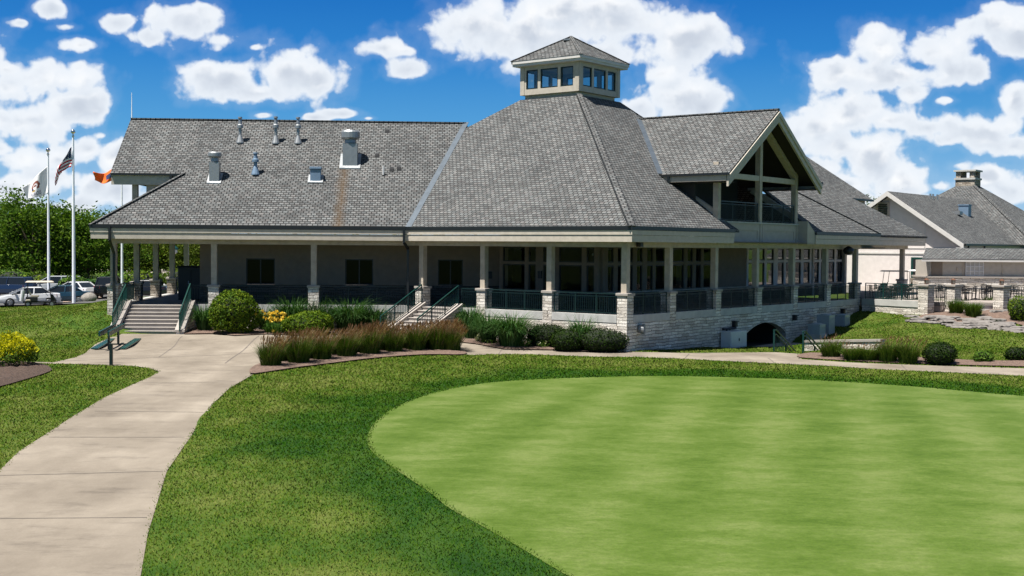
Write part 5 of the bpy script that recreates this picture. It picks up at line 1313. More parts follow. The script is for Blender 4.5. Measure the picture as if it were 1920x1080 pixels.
def orf(u, v):
    x = -1.95 * u; sag = .42 * u ** 2; hh = .95 * (1 - .35 * u)
    return (oA.x + x + .05 * math.sin(v * 5), oA.y - .1 + .18 * math.sin(u * 9 + v * 2.5), oA.z + .05 - (1 - v) * hh * (.35 + .65 * math.sin(min(1, u * 1.6) * math.pi / 2)) - .55 * (1 - v) * (1 - u) * .2 - sag * .35 + .12 * math.sin(u * 7))
cloth('flag', 30, 14, orf, [M['flag_orange'], M['flag_blue']], lambda u, v: 1 if .30 < u < .58 and .25 < v < .75 else 0, 'orange flag with a navy emblem half hidden by the roof', tuple(oA))
p = atd(128, 360, 150); 

# boulder
def rockmesh(name, p, size, seed, mat, label=None, cat=None, parent=None):
    d = sphere_pts(1, seed); bm = bmesh.new(); bmesh.ops.create_icosphere(bm, subdivisions=3 if name == 'boulder' else 2, radius=1)
    c = sphere_pts(10, seed); s_ = np.random.default_rng(seed).random(10)
    for v in bm.verts:
        q = np.array(v.co); k = 1 - .22 * max(0, float(np.max((c @ q) - .55 - .25 * s_))) * 2.2; q = q * k * (1 if name == 'boulder' else float(np.random.default_rng(int(1e5 * abs(q[0] + 2 * q[1] + 3)) + seed).uniform(.86, 1.12)))
        if name != 'boulder': q = np.sign(q) * np.abs(q) ** np.array([.75, .75, .45])
        v.co = Vector((q[0] * size[0], q[1] * size[1], max(q[2] * size[2], -.3 * size[2])))
    me = bpy.data.meshes.new(name); bm.to_mesh(me); bm.free(); me.materials.append(mat)
    o = bpy.data.objects.new(name, me); COL.objects.link(o); o.location = p; return tag(o, label, cat)
x = tx(166, 92); rockmesh('boulder', Vector((x, 92, gz(x, 92) + .32)), (.62, .5, .5), 5, M['boulder'], 'rounded grey boulder beside the tallest flagpole', 'boulder')
# street lamp
x = tx(326.5, 112); p = Vector((x, 112, gz(x, 112))); zl = atd(326, 470, 112).z; t = thing('street_lamp', p, 'green street lamp with a globe behind the side porch', 'street lamp')
mb = MB(); mb.lathe(p, [(.16, 0), (.16, .5), (.08, .6), (.06, zl - p.z - .35), (.1, zl - p.z - .3)], 10); mb.build('pole', M['dark_green'], t)
mb = MB(); mb.lathe(Vector((p.x, p.y, zl - .3)), [(.1, 0), (.28, .15), (.26, .38), (.1, .45)], 12); mb.build('lamp_globe', M['lamp_white'], t)
mb = MB(); mb.lathe(Vector((p.x, p.y, zl + .1)), [(.38, 0), (.32, .16), (.12, .32), (.03, .5)], 12); mb.build('lamp_cap', M['green_metal'], t)

# cars -----------------------------------------------------------------
def paint(n, c, rough=.25): 
    m, nt, b = nmat(n); b.inputs['Base Color'].default_value = rgba(c); b.inputs['Roughness'].default_value = rough; b.inputs['Coat Weight'].default_value = .6; return m
CARP = {'white': paint('white_car_paint', (.72, .73, .74)), 'navy': paint('navy_car_paint', (.012, .025, .06)), 'teal': paint('blue_car_paint', (.012, .05, .085)), 'black': paint('black_car_paint', (.008, .008, .009)), 'silver': paint('silver_car_paint', (.42, .45, .47), .3)}
M['car_glass'] = simple('tinted_car_glass', (.01, .013, .016), .08, var=.05, spec=.8); M['headlight'] = simple('clear_headlight', (.55, .57, .6), .1, var=.05); M['taillight'] = simple('red_taillight', (.45, .01, .012), .2, var=.05); M['amber'] = simple('amber_light', (.7, .16, .02), .2, var=.05)
CARS = {'saloon': (4.7, 1.82, [(-2.35,.42,.72,.74),(-2.25,.30,.98,.84),(-1.5,.24,1.02,.9),(-.9,.22,.98,.91),(.8,.22,.95,.91),(1.5,.24,.88,.89),(2.15,.28,.74,.82),(2.35,.36,.60,.68)], (-1.75,1.25,-1.0,.15,1.44)),
        'van': (4.9, 1.9, [(-2.45,.45,.95,.86),(-2.38,.32,1.12,.93),(-1.2,.26,1.14,.95),(.8,.26,1.10,.95),(1.6,.28,1.02,.93),(2.25,.32,.88,.86),(2.45,.4,.7,.72)], (-2.36,1.55,-2.05,.45,1.72)),
        'offroad': (4.5, 1.85, [(-2.25,.5,1.0,.86),(-2.2,.4,1.15,.92),(-1.0,.36,1.15,.92),(.9,.36,1.12,.92),(1.1,.36,1.06,.92),(2.1,.4,1.0,.88),(2.25,.45,.85,.8)], (-2.2,1.0,-1.95,.45,1.78))}
def car(kind, col, px, pbot, D, rz, label):
    Lc, Wc, st, (g0, g1, r0, r1, zr_) = CARS[kind]
    b = atd(px, pbot, D); p = Vector((b.x, D, gz(b.x, D))); t = thing('parked_car', p, label, 'car', 'cars in the car park')
    def O(o): o.parent = t; return o
    vs = []; fs = []; 
    for x, zl_, zh, hw in st:
        vs += [(x, -hw * .92, zl_), (x, -hw, zl_ + .15), (x, -hw, zl_ * .45 + zh * .55), (x, -hw * .93, zh - .04), (x, -hw * .78, zh), (x, hw * .78, zh), (x, hw * .93, zh - .04), (x, hw, zl_ * .45 + zh * .55), (x, hw, zl_ + .15), (x, hw * .92, zl_)]
    for i in range(len(st) - 1):
        for j in range(10):
            k = (j + 1) % 10; fs.append((i*10+j, i*10+k, (i+1)*10+k, (i+1)*10+j))
    fs.append(tuple(range(10))); fs.append(tuple(range((len(st)-1)*10, len(st)*10)))
    mb = MB(); mb.v = vs; mb.f = fs; mb.m = [0] * len(fs)
    hwb, hwt = Wc * .43, Wc * .34; zb = min(st[2][2], st[3][2]) - .03
    # roof shell and pillars
    rb = [(r0, -hwt, zr_ - .03), (r1, -hwt, zr_ - .03), (r1, hwt, zr_ - .03), (r0, hwt, zr_ - .03)]; rtp = [(r0 + .12, -hwt * .9, zr_ + .035), (r1 - .15, -hwt * .9, zr_ + .03), (r1 - .15, hwt * .9, zr_ + .03), (r0 + .12, hwt * .9, zr_ + .035)]
    mb.box8(rb, rtp)
    for s_ in (-1, 1):
        mb.bar((g0, s_ * hwb, zb), (r0, s_ * hwt, zr_), .10, .05); mb.bar((g1, s_ * hwb, zb), (r1, s_ * hwt, zr_), .07, .05); mm = (g0 + g1) / 2 - .1; mb.bar((mm, s_ * (hwb + .005), zb), (mm - .05, s_ * (hwt + .005), zr_), .08, .04)
        mb.box8([(g1 - .35, s_ * (hwb + .02), zb + .02), (g1 - .2, s_ * (hwb + .02), zb + .02), (g1 - .2, s_ * (hwb + .2), zb + .04), (g1 - .35, s_ * (hwb + .2), zb + .04)], [(g1 - .35, s_ * (hwb + .02), zb + .15), (g1 - .2, s_ * (hwb + .02), zb + .15), (g1 - .2, s_ * (hwb + .2), zb + .16), (g1 - .35, s_ * (hwb + .2), zb + .16)])
    body = O(mb.build('body', CARP[col], smooth=False)); 
    bv = body.modifiers.new('bevel', 'BEVEL'); bv.width = .03; bv.segments = 2; bv.angle_limit = R(25)
    mb = MB(); mb.box8([(g0 + .02, -hwb + .02, zb - .02), (g1 - .02, -hwb + .02, zb - .02), (g1 - .02, hwb - .02, zb - .02), (g0 + .02, hwb - .02, zb - .02)], [(r0 + .02, -hwt + .02, zr_ - .03), (r1 - .02, -hwt + .02, zr_ - .03), (r1 - .02, hwt - .02, zr_ - .03), (r0 + .02, hwt - .02, zr_ - .03)]); O(mb.build('windows', M['car_glass']))
    xa = Lc * .29
    for x in (-xa - .05, xa):
        for s_ in (-1, 1):
            mb = MB(); c = Vector((x, s_ * (Wc / 2 - .02), .33)); mb.tube(c - Vector((0, s_ * .2, 0)), c + Vector((0, s_ * .015, 0)), .335, .335, 20); wh = O(mb.build('wheel', M['rubber']))
            mb = MB(); mb.tube(c, c + Vector((0, s_ * .025, 0)), .22, .20, 16); 
            for a in range(5): 
                an = a * 2 * math.pi / 5; mb.bar(c + Vector((0, s_ * .028, 0)), c + Vector((math.cos(an) * .2, s_ * .028, math.sin(an) * .2)), .05, .02, 1)
            rim = mb.build('rim', [M['galv'], M['chrome']], loc=(0, 0, 0)); rim.parent = wh
    hd = st[-2]; tl_ = st[1]
    for s_ in (-1, 1):
        mb = MB(); mb.box8([(hd[0] - .28, s_ * hd[3] * .98, hd[2] - .22), (hd[0] + .12, s_ * hd[3] * .62, hd[2] - .22), (hd[0] + .06, s_ * hd[3] * .55, hd[2] - .22), (hd[0] - .3, s_ * hd[3] * .8, hd[2] - .22)], [(hd[0] - .3, s_ * hd[3] * 1.0, hd[2] - .06), (hd[0] + .1, s_ * hd[3] * .64, hd[2] - .1), (hd[0] + .04, s_ * hd[3] * .55, hd[2] - .1), (hd[0] - .32, s_ * hd[3] * .8, hd[2] - .06)]); O(mb.build('headlight', M['headlight']))
        mb = MB(); mb.box8([(tl_[0] - .06, s_ * tl_[3] * .5, tl_[2] - .26), (tl_[0] + .25, s_ * (tl_[3] + .02), tl_[2] - .26), (tl_[0] + .25, s_ * tl_[3] * .8, tl_[2] - .26), (tl_[0] + .05, s_ * tl_[3] * .5, tl_[2] - .26)], [(tl_[0] - .04, s_ * tl_[3] * .5, tl_[2] - .08), (tl_[0] + .25, s_ * (tl_[3] + .02), tl_[2] - .06), (tl_[0] + .25, s_ * tl_[3] * .8, tl_[2] - .06), (tl_[0] + .05, s_ * tl_[3] * .5, tl_[2] - .08)]); O(mb.build('taillight', M['taillight']))
    mb = MB(); mb.box8([(hd[0] + .08, -.4, hd[1] + .08), (hd[0] + .2, -.4, hd[1] + .08), (hd[0] + .2, .4, hd[1] + .08), (hd[0] + .08, .4, hd[1] + .08)], [(hd[0] + .05, -.4, hd[1] + .3), (hd[0] + .15, -.4, hd[1] + .3), (hd[0] + .15, .4, hd[1] + .3), (hd[0] + .05, .4, hd[1] + .3)]); O(mb.build('grille', M['black']))
    t.rotation_euler = (0, 0, rz); return t
car('saloon', 'white', 52, 570, 95, R(180 + 28), 'white saloon car facing left at the left edge')
car('saloon', 'teal', 112, 567, 98, R(180 + 22), 'dark blue saloon car behind the golf cart')
car('van', 'navy', 12, 558, 106, R(170), 'dark navy van parked at the far left edge')
car('van', 'silver', 103, 550, 108, R(200), 'silver van parked behind the other cars')
car('saloon', 'white', 142, 558, 103, R(148), 'white saloon car showing its red tail lights near the boulder')
car('offroad', 'black', 205, 558, 103, R(100), 'black off-roader with a bright tail light by the corner pier')
car('saloon', 'black', 262, 556, 101, R(185), 'black car glimpsed between the side porch piers')
car('van', 'white', 358, 520, 118, R(185), 'white van glimpsed above the black cabinet on the porch')

# golf carts -------------------------------------------------------------
def golf_cart(p, rz, label, bags=True, canopy='tan', bodym='black', sc=1.):
    t = thing('golf_cart', p, label, 'golf cart', 'golf carts')
    def O(mb, n, m, bevel=0): o = mb.build(n, m, bevel=bevel); o.parent = t; return o
    I = lambda x, y, z: (x, y, z)
    mb = MB(); mb.box8([(-1.15,-.55,.3),(1.15,-.5,.3),(1.15,.5,.3),(-1.15,.55,.3)], [(-1.15,-.58,.42),(1.1,-.5,.42),(1.1,.5,.42),(-1.15,.58,.42)])
    mb.box8([(.75,-.5,.42),(1.18,-.42,.42),(1.18,.42,.42),(.75,.5,.42)], [(.72,-.5,.92),(.9,-.42,.86),(.9,.42,.86),(.72,.5,.92)]); mb.box(I, -.95, -.15, -.56, .56, .42, .72); O(mb, 'body', M[bodym], .03)
    mb = MB(); mb.box(I, -.6, -.05, -.52, .52, .72, .84); mb.box8([(-.68,-.5,.84),(-.56,-.5,.84),(-.56,.5,.84),(-.68,.5,.84)], [(-.78,-.5,1.22),(-.68,-.5,1.22),(-.68,.5,1.22),(-.78,.5,1.22)]); O(mb, 'seat', M['tan'], .03)
    mb = MB(); mb.box8([(-1.0,-.6,1.78),(1.0,-.6,1.78),(1.0,.6,1.78),(-1.0,.6,1.78)], [(-.85,-.5,1.88),(.85,-.5,1.88),(.85,.5,1.88),(-.85,.5,1.88)]); O(mb, 'canopy', M[canopy], .03)
    for x, x2 in ((-.85, -.8), (.78, .62)):
        for y in (-.52, .52): mb = MB(); mb.tube((x, y, .5), (x2, y, 1.8), .022, .022, 6); O(mb, 'canopy_post', M['black'])
    mb = MB(); mb.tube((.55, -.25, .8), (.35, -.25, 1.05), .02, .02, 6); O(mb, 'steering_column', M['black'])
    for x in (-.8, .82):
        for y in (-.5, .5):
            mb = MB(); mb.tube((x, y - .09, .22), (x, y + .09, .22), .23, .23, 14); w = O(mb, 'wheel', M['rubber'])
            mb = MB(); mb.tube((x, y - .095, .22), (x, y + .095, .22), .12, .12, 10); r = mb.build('rim', M['galv'], loc=(0, 0, 0)); r.parent = w
    mb = MB(); mb.box8([(-.98,-.62,.42),(-.6,-.62,.42),(-.6,.62,.42),(-.98,.62,.42)], [(-.92,-.62,.55),(-.64,-.62,.55),(-.64,.62,.55),(-.92,.62,.55)]); O(mb, 'mudguard', M['tan'], .04)
    if bags:
        for y, m in ((-.28, 'white'), (.28, 'flag_blue')):
            mb = MB(); mb.tube((-1.25, y, .42), (-1.12, y, 1.2), .13, .15, 10)
            for k in range(5): mb.tube((-1.12 + .03 * math.cos(k), y + .06 * math.sin(k * 1.3), 1.2), (-1.09 + .05 * math.cos(k), y + .1 * math.sin(k * 1.3), 1.42), .012, .03, 5)
            O(mb, 'golf_bag', M[m])
    t.rotation_euler = (0, 0, rz); t.scale = (sc, sc, sc); return t
x = tx(74, 90); golf_cart(Vector((x, 90, gz(x, 90))), R(20), 'golf cart with bags on its back in front of the parked cars')
def spot(px, D, z): return Vector((tx(px, D), D, z))
golf_cart(spot(1677, 96, 1.5), R(185), 'dark golf cart seen under the porch roof left of its brown post', False, 'black')
golf_cart(spot(1722, 100, 1.5), R(60), 'golf cart with a white canopy parked at the green doorway', False, 'white')

# covered cabinet on the porch
p = W(-14.6, 6.5, ZD); t = thing('storage_cabinet', p, 'black storage cabinet standing on the porch at the top of the left stairs', 'cabinet')
B_ = lambda x, y, z: p + (AX * x + BX * y).to_3d() + Vector((0, 0, z))
mb = MB(); mb.box(B_, -.85, .75, -.5, .5, 0, 1.9); mb.box(B_, -.9, .8, -.55, .55, 1.9, 1.97); mb.build('body', M['black'], t, bevel=.03)
for x in (-.45, .35):
    mb = MB(); mb.box(B_, x - .36, x + .36, -.53, -.502, .12, 1.78); dr = mb.build('door', M['black'], t, bevel=.01); mb = MB(); mb.box(B_, x + .2, x + .24, -.57, -.532, .9, 1.1); mb.build('handle', M['galv'], dr)

# ================================================================== right side: terrace and outbuildings
ZT = 1.8
q0 = H(0, 27.6); q1 = Vector((25.35, 75.9, 0)); 
t = thing('terrace_wall', H(-2, 27.6, 0), 'pale stone retaining wall carrying the dining terrace railing', 'wall')
dT = (q1 - q0).normalized(); nT = Vector((dT.y, -dT.x, 0)); 
def T(a, b, z): return q0 + dT * a - nT * b + Vector((0, 0, z))
LT = (q1 - q0).length
mb = MB(); mb.box(T, .2, LT - .3, 0, .35, -.2, 1.44); mb.build('stonework', M['stone'], t)
mb = MB(); mb.box(T, .2, LT - .3, -.04, .36, 1.445, 1.83); mb.build('coping', M['concrete_band'], t)
railing(T(.35, .15, 1.83), T(LT - .35, .15, 1.83), 1.0, .08, 'green_metal', 3, t)
tp = [T(0, .35, 0), T(LT, .35, 0), Vector((27, 75.9, 0)), Vector((30, 75.4, 0)), Vector((46, 75, 0)), Vector((52, 100, 0)), Vector((30, 108, 0)), H(6, 41, 0), H(.4, 29, 0)]
mb = MB(); mb.box8([p + Vector((0, 0, 1.2)) for p in tp], [p + Vector((0, 0, ZT)) for p in tp]); mb.build('terrace_paving', M['drive'], kind='structure')
def pillar(x, y, zb, label):
    p = Vector((x, y, zb)); t = thing('terrace_pillar', p, label, 'pillar', 'stone pillars round the terrace')
    K = lambda a, b, z: Vector((x, y, 0)) + dT * a - nT * b + Vector((0, 0, z))
    mb = MB(); mb.box(K, -.34, .34, -.34, .34, zb - .4, 2.76); mb.build('shaft', M['stone'], t)
    mb = MB(); mb.box(K, -.42, .42, -.42, .42, 2.76, 2.89); mb.build('cap', M['step'], t, bevel=.015)
    return p
def lantern(x, y, label):
    p = Vector((x, y, 2.89)); t = thing('lantern', p, label, 'lantern', 'copper lanterns on the terrace pillars'); K = lambda a, b, z: p + Vector((a, b, z))
    mb = MB(); mb.box(K, -.1, .1, -.1, .1, 0, .03)
    for a in (-.08, .08):
        for b in (-.08, .08): mb.box(K, a - .012, a + .012, b - .012, b + .012, .03, .27)
    mb.build('frame', M['copper'], t); mb = MB(); mb.box(K, -.066, .066, -.066, .066, .03, .26); mb.build('glass', M['tan'], t)
    mb = MB(); mb.box8([K(-.14, -.14, .27), K(.14, -.14, .27), K(.14, .14, .27), K(-.14, .14, .27)], [K(-.04, -.04, .37), K(.04, -.04, .37), K(.04, .04, .37), K(-.04, .04, .37)]); mb.build('hood', M['copper'], t)
PL = [(25.45, 75.75, .8), (27.15, 75.9, 1.0), (29.85, 75.2, 1.0)]
for (x, y, z), lb_, l2 in zip(PL, ('stone pillar at the corner where the green terrace railing ends', 'stone pillar between the short railing and the open chairs', 'stone pillar at the far end of the open chairs'), ('small copper lantern on the terrace corner pillar', 'small copper lantern on the middle terrace pillar', 'small copper lantern on the right-hand terrace pillar')):
    pillar(x, y, z, lb_); lantern(x, y, l2)
t = thing('terrace_fence', Vector((26.3, 75.85, 1.8)), 'short dark green railing between two stone terrace pillars', 'fence'); mb = MB(); railing(Vector((25.85, 75.85, 1.55)), Vector((26.75, 75.9, 1.55)), 1.25, .05, 'dark_green', 1, t)
t = thing('terrace_wall', Vector((32, 75, 1)), 'low grey topped wall with railing right of the last terrace pillar', 'wall')
Y_ = lambda x, y, z: Vector((x, y, z)); mb = MB(); mb.box(Y_, 30.25, 36, 75.0, 75.35, .5, 1.95); mb.build('stonework', M['stone'], t); mb = MB(); mb.box(Y_, 30.25, 36, 74.95, 75.4, 1.95, 2.1); mb.build('coping', M['step'], t)
railing(Vector((30.3, 75.2, 2.1)), Vector((36, 75.2, 2.1)), .8, .08, 'dark_green', 4, t)
t = thing('terrace_wall', Vector((28.5, 77, 1)), 'low white garden wall between the terrace pillars', 'wall'); mb = MB(); mb.box(Y_, 27.5, 29.5, 75.5, 75.75, .6, 1.62); mb.build('stonework', M['stucco_cream'], t); mb = MB(); mb.box(Y_, 27.5, 29.5, 75.45, 75.8, 1.62, 1.74); mb.build('coping', M['step'], t)
for i, dy in enumerate((0, .45)):
    mb = MB(); mb.box(Y_, 28.0 + .2 * i, 29.4, 74.6 - dy - .4, 74.6 - dy + .06, .8, 1.3 - .2 * i); mb.build('garden_step', M['step'], None, ['upper pale step below the white garden wall', 'lower pale step below the white garden wall'][i], 'step', loc=(28.7, 74.4 - dy, .8))
# chairs and tables
def patio_chair():
    mb = MB(); I = lambda x, y, z: (x, y, z)
    mb.box(I, -.24, .24, -.23, .23, .43, .455)
    for x in (-.23, .23):
        mb.bar((x, -.23, 0), (x, -.23, .66), .028); mb.bar((x, .23, 0), (x, .33, .84), .028); mb.bar((x, -.24, .66), (x, .27, .66), .04, .025)
    mb.bar((-.24, .33, .91), (.24, .33, .91), .03); mb.bar((-.24, .28, .56), (.24, .28, .56), .03)
    for i in range(5): mb.bar((-.16 + .08 * i, .28, .56), (-.16 + .08 * i, .33, .91), .018)
    o = mb.build('patio_chair', M['black'], None, 'dark metal patio chair on the dining terrace', 'chair', 'dark metal chairs on the terrace', loc=(0, 0, 0)); return o
def patio_table():
    mb = MB(); mb.lathe((0, 0, .70), [(.5, 0), (.52, .01), (.52, .035), (.5, .04)], 16); mb.tube((0, 0, .03), (0, 0, .7), .035); 
    for a in range(4): mb.bar((0, 0, .1), (math.cos(a * 1.57) * .32, math.sin(a * 1.57) * .32, .02), .04)
    return mb.build('patio_table', M['black'], None, 'round dark metal patio table on the dining terrace', 'table', 'round metal tables on the terrace', loc=(0, 0, 0))
pc, pt = patio_chair(), patio_table(); first = True
tabs = [(24.2, 79.5), (26.0, 79.2), (25.2, 82), (27.4, 82.5), (28.6, 79.0), (30.0, 79.8), (31.6, 78.4), (33.4, 79.2), (29.0, 82.5), (32.2, 82.0)]
for i, (x, y) in enumerate(tabs):
    o = pt if i == 0 else dup(pt); o.location = (x, y, ZT)
    for k_ in range(4):
        a = k_ * math.pi / 2 + .4 * i; c = pc if (i == 0 and k_ == 0) else dup(pc)
        c.location = (x + math.cos(a) * .78, y + math.sin(a) * .78, ZT); c.rotation_euler = (0, 0, a - math.pi / 2 + .15 * math.sin(i * 3 + k_))
lab_c, lab_t = 'dark metal chair on the shaded dining porch behind the front railing', 'dark metal table on the shaded dining porch behind the front railing'
for i, (s_, t_) in enumerate([(2.4, 2.4), (5.6, 2.5), (7.6, 2.4)]):
    q = H(s_, t_, ZD); o = dup(pt, q, None, None, lab_t, 'tables on the porch')
    for k_ in range(3):
        a = k_ * 2.1 + .6 * i; dup(pc, q + Vector((math.cos(a) * .75, math.sin(a) * .75, 0)), a - math.pi / 2, None, lab_c, 'chairs on the porch')
# air conditioners
def condenser(px, pbot, D, w, d_, h, label):
    b = atd(px, pbot, D); p = Vector((b.x, D, gz(b.x, D))); p.z = max(b.z, p.z - .1); t = thing('air_conditioner', p, label, 'air conditioner', 'air conditioning units by the stone wall')
    K = lambda a, c, z: p + (U * -a + V * c).to_3d() + Vector((0, 0, z))
    mb = MB(); mb.box(K, -d_/2 - .08, d_/2 + .08, -w/2 - .08, w/2 + .08, -.5, .05); mb.build('pad', M['concrete_band'], t)
    mb = MB(); mb.box(K, -d_/2, d_/2, -w/2, w/2, .05, h - .04); 
    for i in range(int(w / .07)): 
        x_ = -w/2 + .05 + i * .07; mb.box(K, d_/2, d_/2 + .012, x_, x_ + .022, .12, h - .12)
    for i in range(int(d_ / .07)):
        x_ = -d_/2 + .05 + i * .07; mb.box(K, x_, x_ + .022, -w/2 - .012, -w/2, .12, h - .12)
    mb.build('housing', M['condenser'], t)
    mb = MB(); mb.box(K, -d_/2 - .02, d_/2 + .02, -w/2 - .02, w/2 + .02, h - .04, h + .02); mb.lathe(K(0, 0, h + .02), [(min(w, d_) * .4, 0), (min(w, d_) * .4, .05)], 16); mb.build('fan_grille', M['condenser'], t)
condenser(1531, 628, 71.5, .75, .75, .62, 'lowest squat grey air conditioner in front')
condenser(1548, 627, 73.2, .78, .78, 1.15, 'tall grey air conditioner in the middle of the three')
condenser(1578, 615, 76, .75, .75, .75, 'grey air conditioner furthest along the stone wall')
# utility cabinet by the arch
p = H(-.35, 10.0, -.25); t = thing('utility_cabinet', p, 'pale grey utility cabinet against the stone wall beside the arch', 'utility cabinet'); K = lambda x, y, z: H(-.35 + y, 10.0 + x, z)
mb = MB(); mb.box(K, -.95, .85, -.3, .3, -.3, .62); mb.build('housing', M['cabinet'], t, bevel=.02); mb = MB(); mb.box(K, -.9, .8, -.32, -.302, -.22, .56); dr = mb.build('door', M['cabinet'], t, bevel=.005); mb = MB(); mb.box(K, -.1, -.05, -.35, -.322, .1, .25); mb.build('handle', M['black'], dr)
mb = MB(); mb.tube(H(-.1, 9.6, .6), H(-.1, 9.6, .78), .05, .05, 8); mb.tube(H(-.1, 9.2, .74), H(-.1, 10.6, .74), .06, .06, 8); mb.build('conduit', M['black'], t)
# basement steps and handrails
t = thing('basement_steps', Vector((14.2, 60.5, 0)), 'concrete steps going down to the arched basement door with green handrails', 'steps'); dS = V.to_3d(); nS = -U.to_3d(); o0 = pg(1478, 661)
def BS(a, b, z): return o0 + dS * a + nS * b + Vector((0, 0, z))
for i in range(5):
    mb = MB(); mb.box(BS, .3 * i, .3 * i + .34, -.75, .75, -1.2, -.1 - .16 * i); mb.build('step', M['step'], t)
for b in (-.78, .78):
    q = o0 + nS * b; mb = MB(); z0 = 1.1; r = .045
    for x_, z_ in ((0, 0), (1.35, -.8), (2.5, -1.3)): mb.bar(BS(x_, b, -.9 if x_ else -.1), BS(x_, b, z_ + 1.08), .075)
    mb.bar(BS(-.05, b, 1.08), BS(.25, b, 1.08), .06); mb.bar(BS(.25, b, 1.08), BS(2.6, b, -.2), .06); mb.bar(BS(0, b, .86), BS(.25, b, .86), .05); mb.bar(BS(.25, b, .86), BS(2.6, b, -.42), .05)
    for k_ in range(1, 16): x_ = .16 * k_; mb.bar(BS(x_, b, -.5 * x_ - .05), BS(x_, b, .86 - .545 * max(0, x_ - .25)), .018)
    mb.build('handrail', M['green_metal'], t)
t = thing('planter_wall', pg(1575, 655), 'low white capped stone planter wall beside the basement steps', 'wall'); a_, b_ = pg(1508, 659), pg(1652, 659); dd = (b_ - a_).normalized(); nn = Vector((dd.y, -dd.x, 0)); ll = (b_ - a_).length
def PW(a, b, z): return a_ + dd * a - nn * b + Vector((0, 0, z))
mb = MB(); mb.box(PW, 0, ll, 0, .3, -.5, .48); mb.build('stonework', M['stone'], t); mb = MB(); mb.box(PW, -.04, ll, -.05, .35, .485, .60); mb.build('coping', M['step'], t)
# rock ledge
g_ = np.random.default_rng(77); kk = 0
edge = [(1712, 603), (1740, 605), (1765, 606), (1790, 609), (1815, 612), (1840, 614), (1865, 617), (1890, 620), (1915, 624), (1945, 628)]
edge = [((1 - f_) * a_[0] + f_ * b_[0], (1 - f_) * a_[1] + f_ * b_[1]) for a_, b_ in zip(edge[:-1], edge[1:]) for f_ in (0, .5)]
for i, (x_, y_) in enumerate(edge):
    for row in range(3 if i > 1 else 1):
        p = pg(x_ + 9 * row * (1 if i % 2 else -1) * .6, y_ - 1.5 * row - 1); p.y += row * .32; p.x += g_.normal(0, .2)
        o = rockmesh('ledge_rock', p + Vector((0, 0, .0 + .10 * row)), (.38 + .35 * g_.random(), .3 + .2 * g_.random(), .08 + .04 * g_.random()), 300 + kk, M['rock'], 'pale limestone slab in the layered rock ledge below the terrace', 'rock'); o['group'] = 'limestone slabs of the rock ledge'
        o.rotation_euler = (0, 0, g_.normal(0, .25)); kk += 1
for i, (x_, y_) in enumerate([(1850, 592), (1868, 596), (1884, 590), (1858, 603), (1876, 604), (1842, 600)]):
    p = pg(x_, y_); o = rockmesh('ledge_rock', p + Vector((0, 0, .06)), (.4, .34, .16), 400 + i, M['rock'], 'small pale rock tumbled above the rock ledge', 'rock'); o['group'] = 'small tumbled rocks above the ledge'

# far building -----------------------------------------------------------
G0 = Vector((31.8, 105, 0)); FB = thing('far_building', G0, 'cream gabled building with a hipped roof and stone chimney at the right', 'building')
def FBF(s, t_, z): p = G0.to_2d() + U * s + V * t_; return Vector((p.x, p.y, z))
zR, zE, hwG = 9.95, 5.5, 6.5
mb = MB(); pts = [(-6.1, 1.2), (6.1, 1.2), (6.1, 5.6), (0, zR - .35), (-6.1, 5.6)]
mb.box8([FBF(x, .7, z) for x, z in pts], [FBF(x, .95, z) for x, z in pts]); mb.box(FBF, -6.1, -5.85, .95, 16, 1.2, 5.6); mb.build('wall', M['stucco_cream'], FB)
mb = MB(); mb.box(FBF, -6.15, 6.1, .64, .7, 4.62, 4.74); mb.box(FBF, -6.15, 6.1, .66, .7, 5.1, 5.16)
for x in (-3.1, -.15): mb.box(FBF, x, x + .09, .67, .7, 5.2, 7.4)
mb.build('wall_trim', M['white_trim'], FB)
mb = MB()
for sg in (-1, 1): slab(mb, [FBF(0, 0, zR), FBF(sg * hwG, 0, zE), FBF(sg * hwG, 24, zE), FBF(0, 24, zR)], .16)
fr_ = mb.build('roof', M['shingle'], FB)
for sg in (-1, 1):
    mb = MB(); mb.box8([FBF(0, -.07, zR - .42), FBF(sg * (hwG + .02), -.07, zE - .42), FBF(sg * (hwG + .02), .05, zE - .42), FBF(0, .05, zR - .42)], [FBF(0, -.07, zR - .02), FBF(sg * (hwG + .02), -.07, zE - .02), FBF(sg * (hwG + .02), .05, zE - .02), FBF(0, .05, zR - .02)]); mb.build('rake_board', M['white_trim'], FB)
mb = MB(); mb.box(FBF, -6.45, -5.9, -.07, .8, 4.78, 5.2); mb.build('eave_return', M['white_trim'], FB)
mb = MB(); mb.box(FBF, -6.72, -6.5, 0, 24, zE - .15, zE + .02); mb.build('gutter', M['gutter'], FB); mb = MB(); mb.box(FBF, -6.5, -6.38, .1, 24, 4.8, zE - .1); mb.build('fascia', M['trim'], FB); mb = MB(); mb.box(FBF, -6.4, -5.9, .85, 24, 4.78, 4.82); mb.build('soffit', M['ceiling'], FB)
for k_ in (1.0, 5.2): mb = MB(); mb.box(FBF, -6.62, -6.5, k_, k_ + .12, 3, zE - .1); mb.build('downspout', M['gutter'], FB)
mb = MB(); mb.box(FBF, .05, 1.15, .6, .7, 7.55, 9.05); mb.build('vent_surround', M['trim_dark'], FB)
mb = MB()
for i in range(8): mb.box8([FBF(.2, .57, 7.68 + i * .155), FBF(1.0, .57, 7.68 + i * .155), FBF(1.0, .6, 7.68 + i * .155), FBF(.2, .6, 7.68 + i * .155)], [FBF(.2, .52, 7.76 + i * .155), FBF(1.0, .52, 7.76 + i * .155), FBF(1.0, .6, 7.8 + i * .155), FBF(.2, .6, 7.8 + i * .155)])
mb.build('louvre', M['frame_black'], FB)
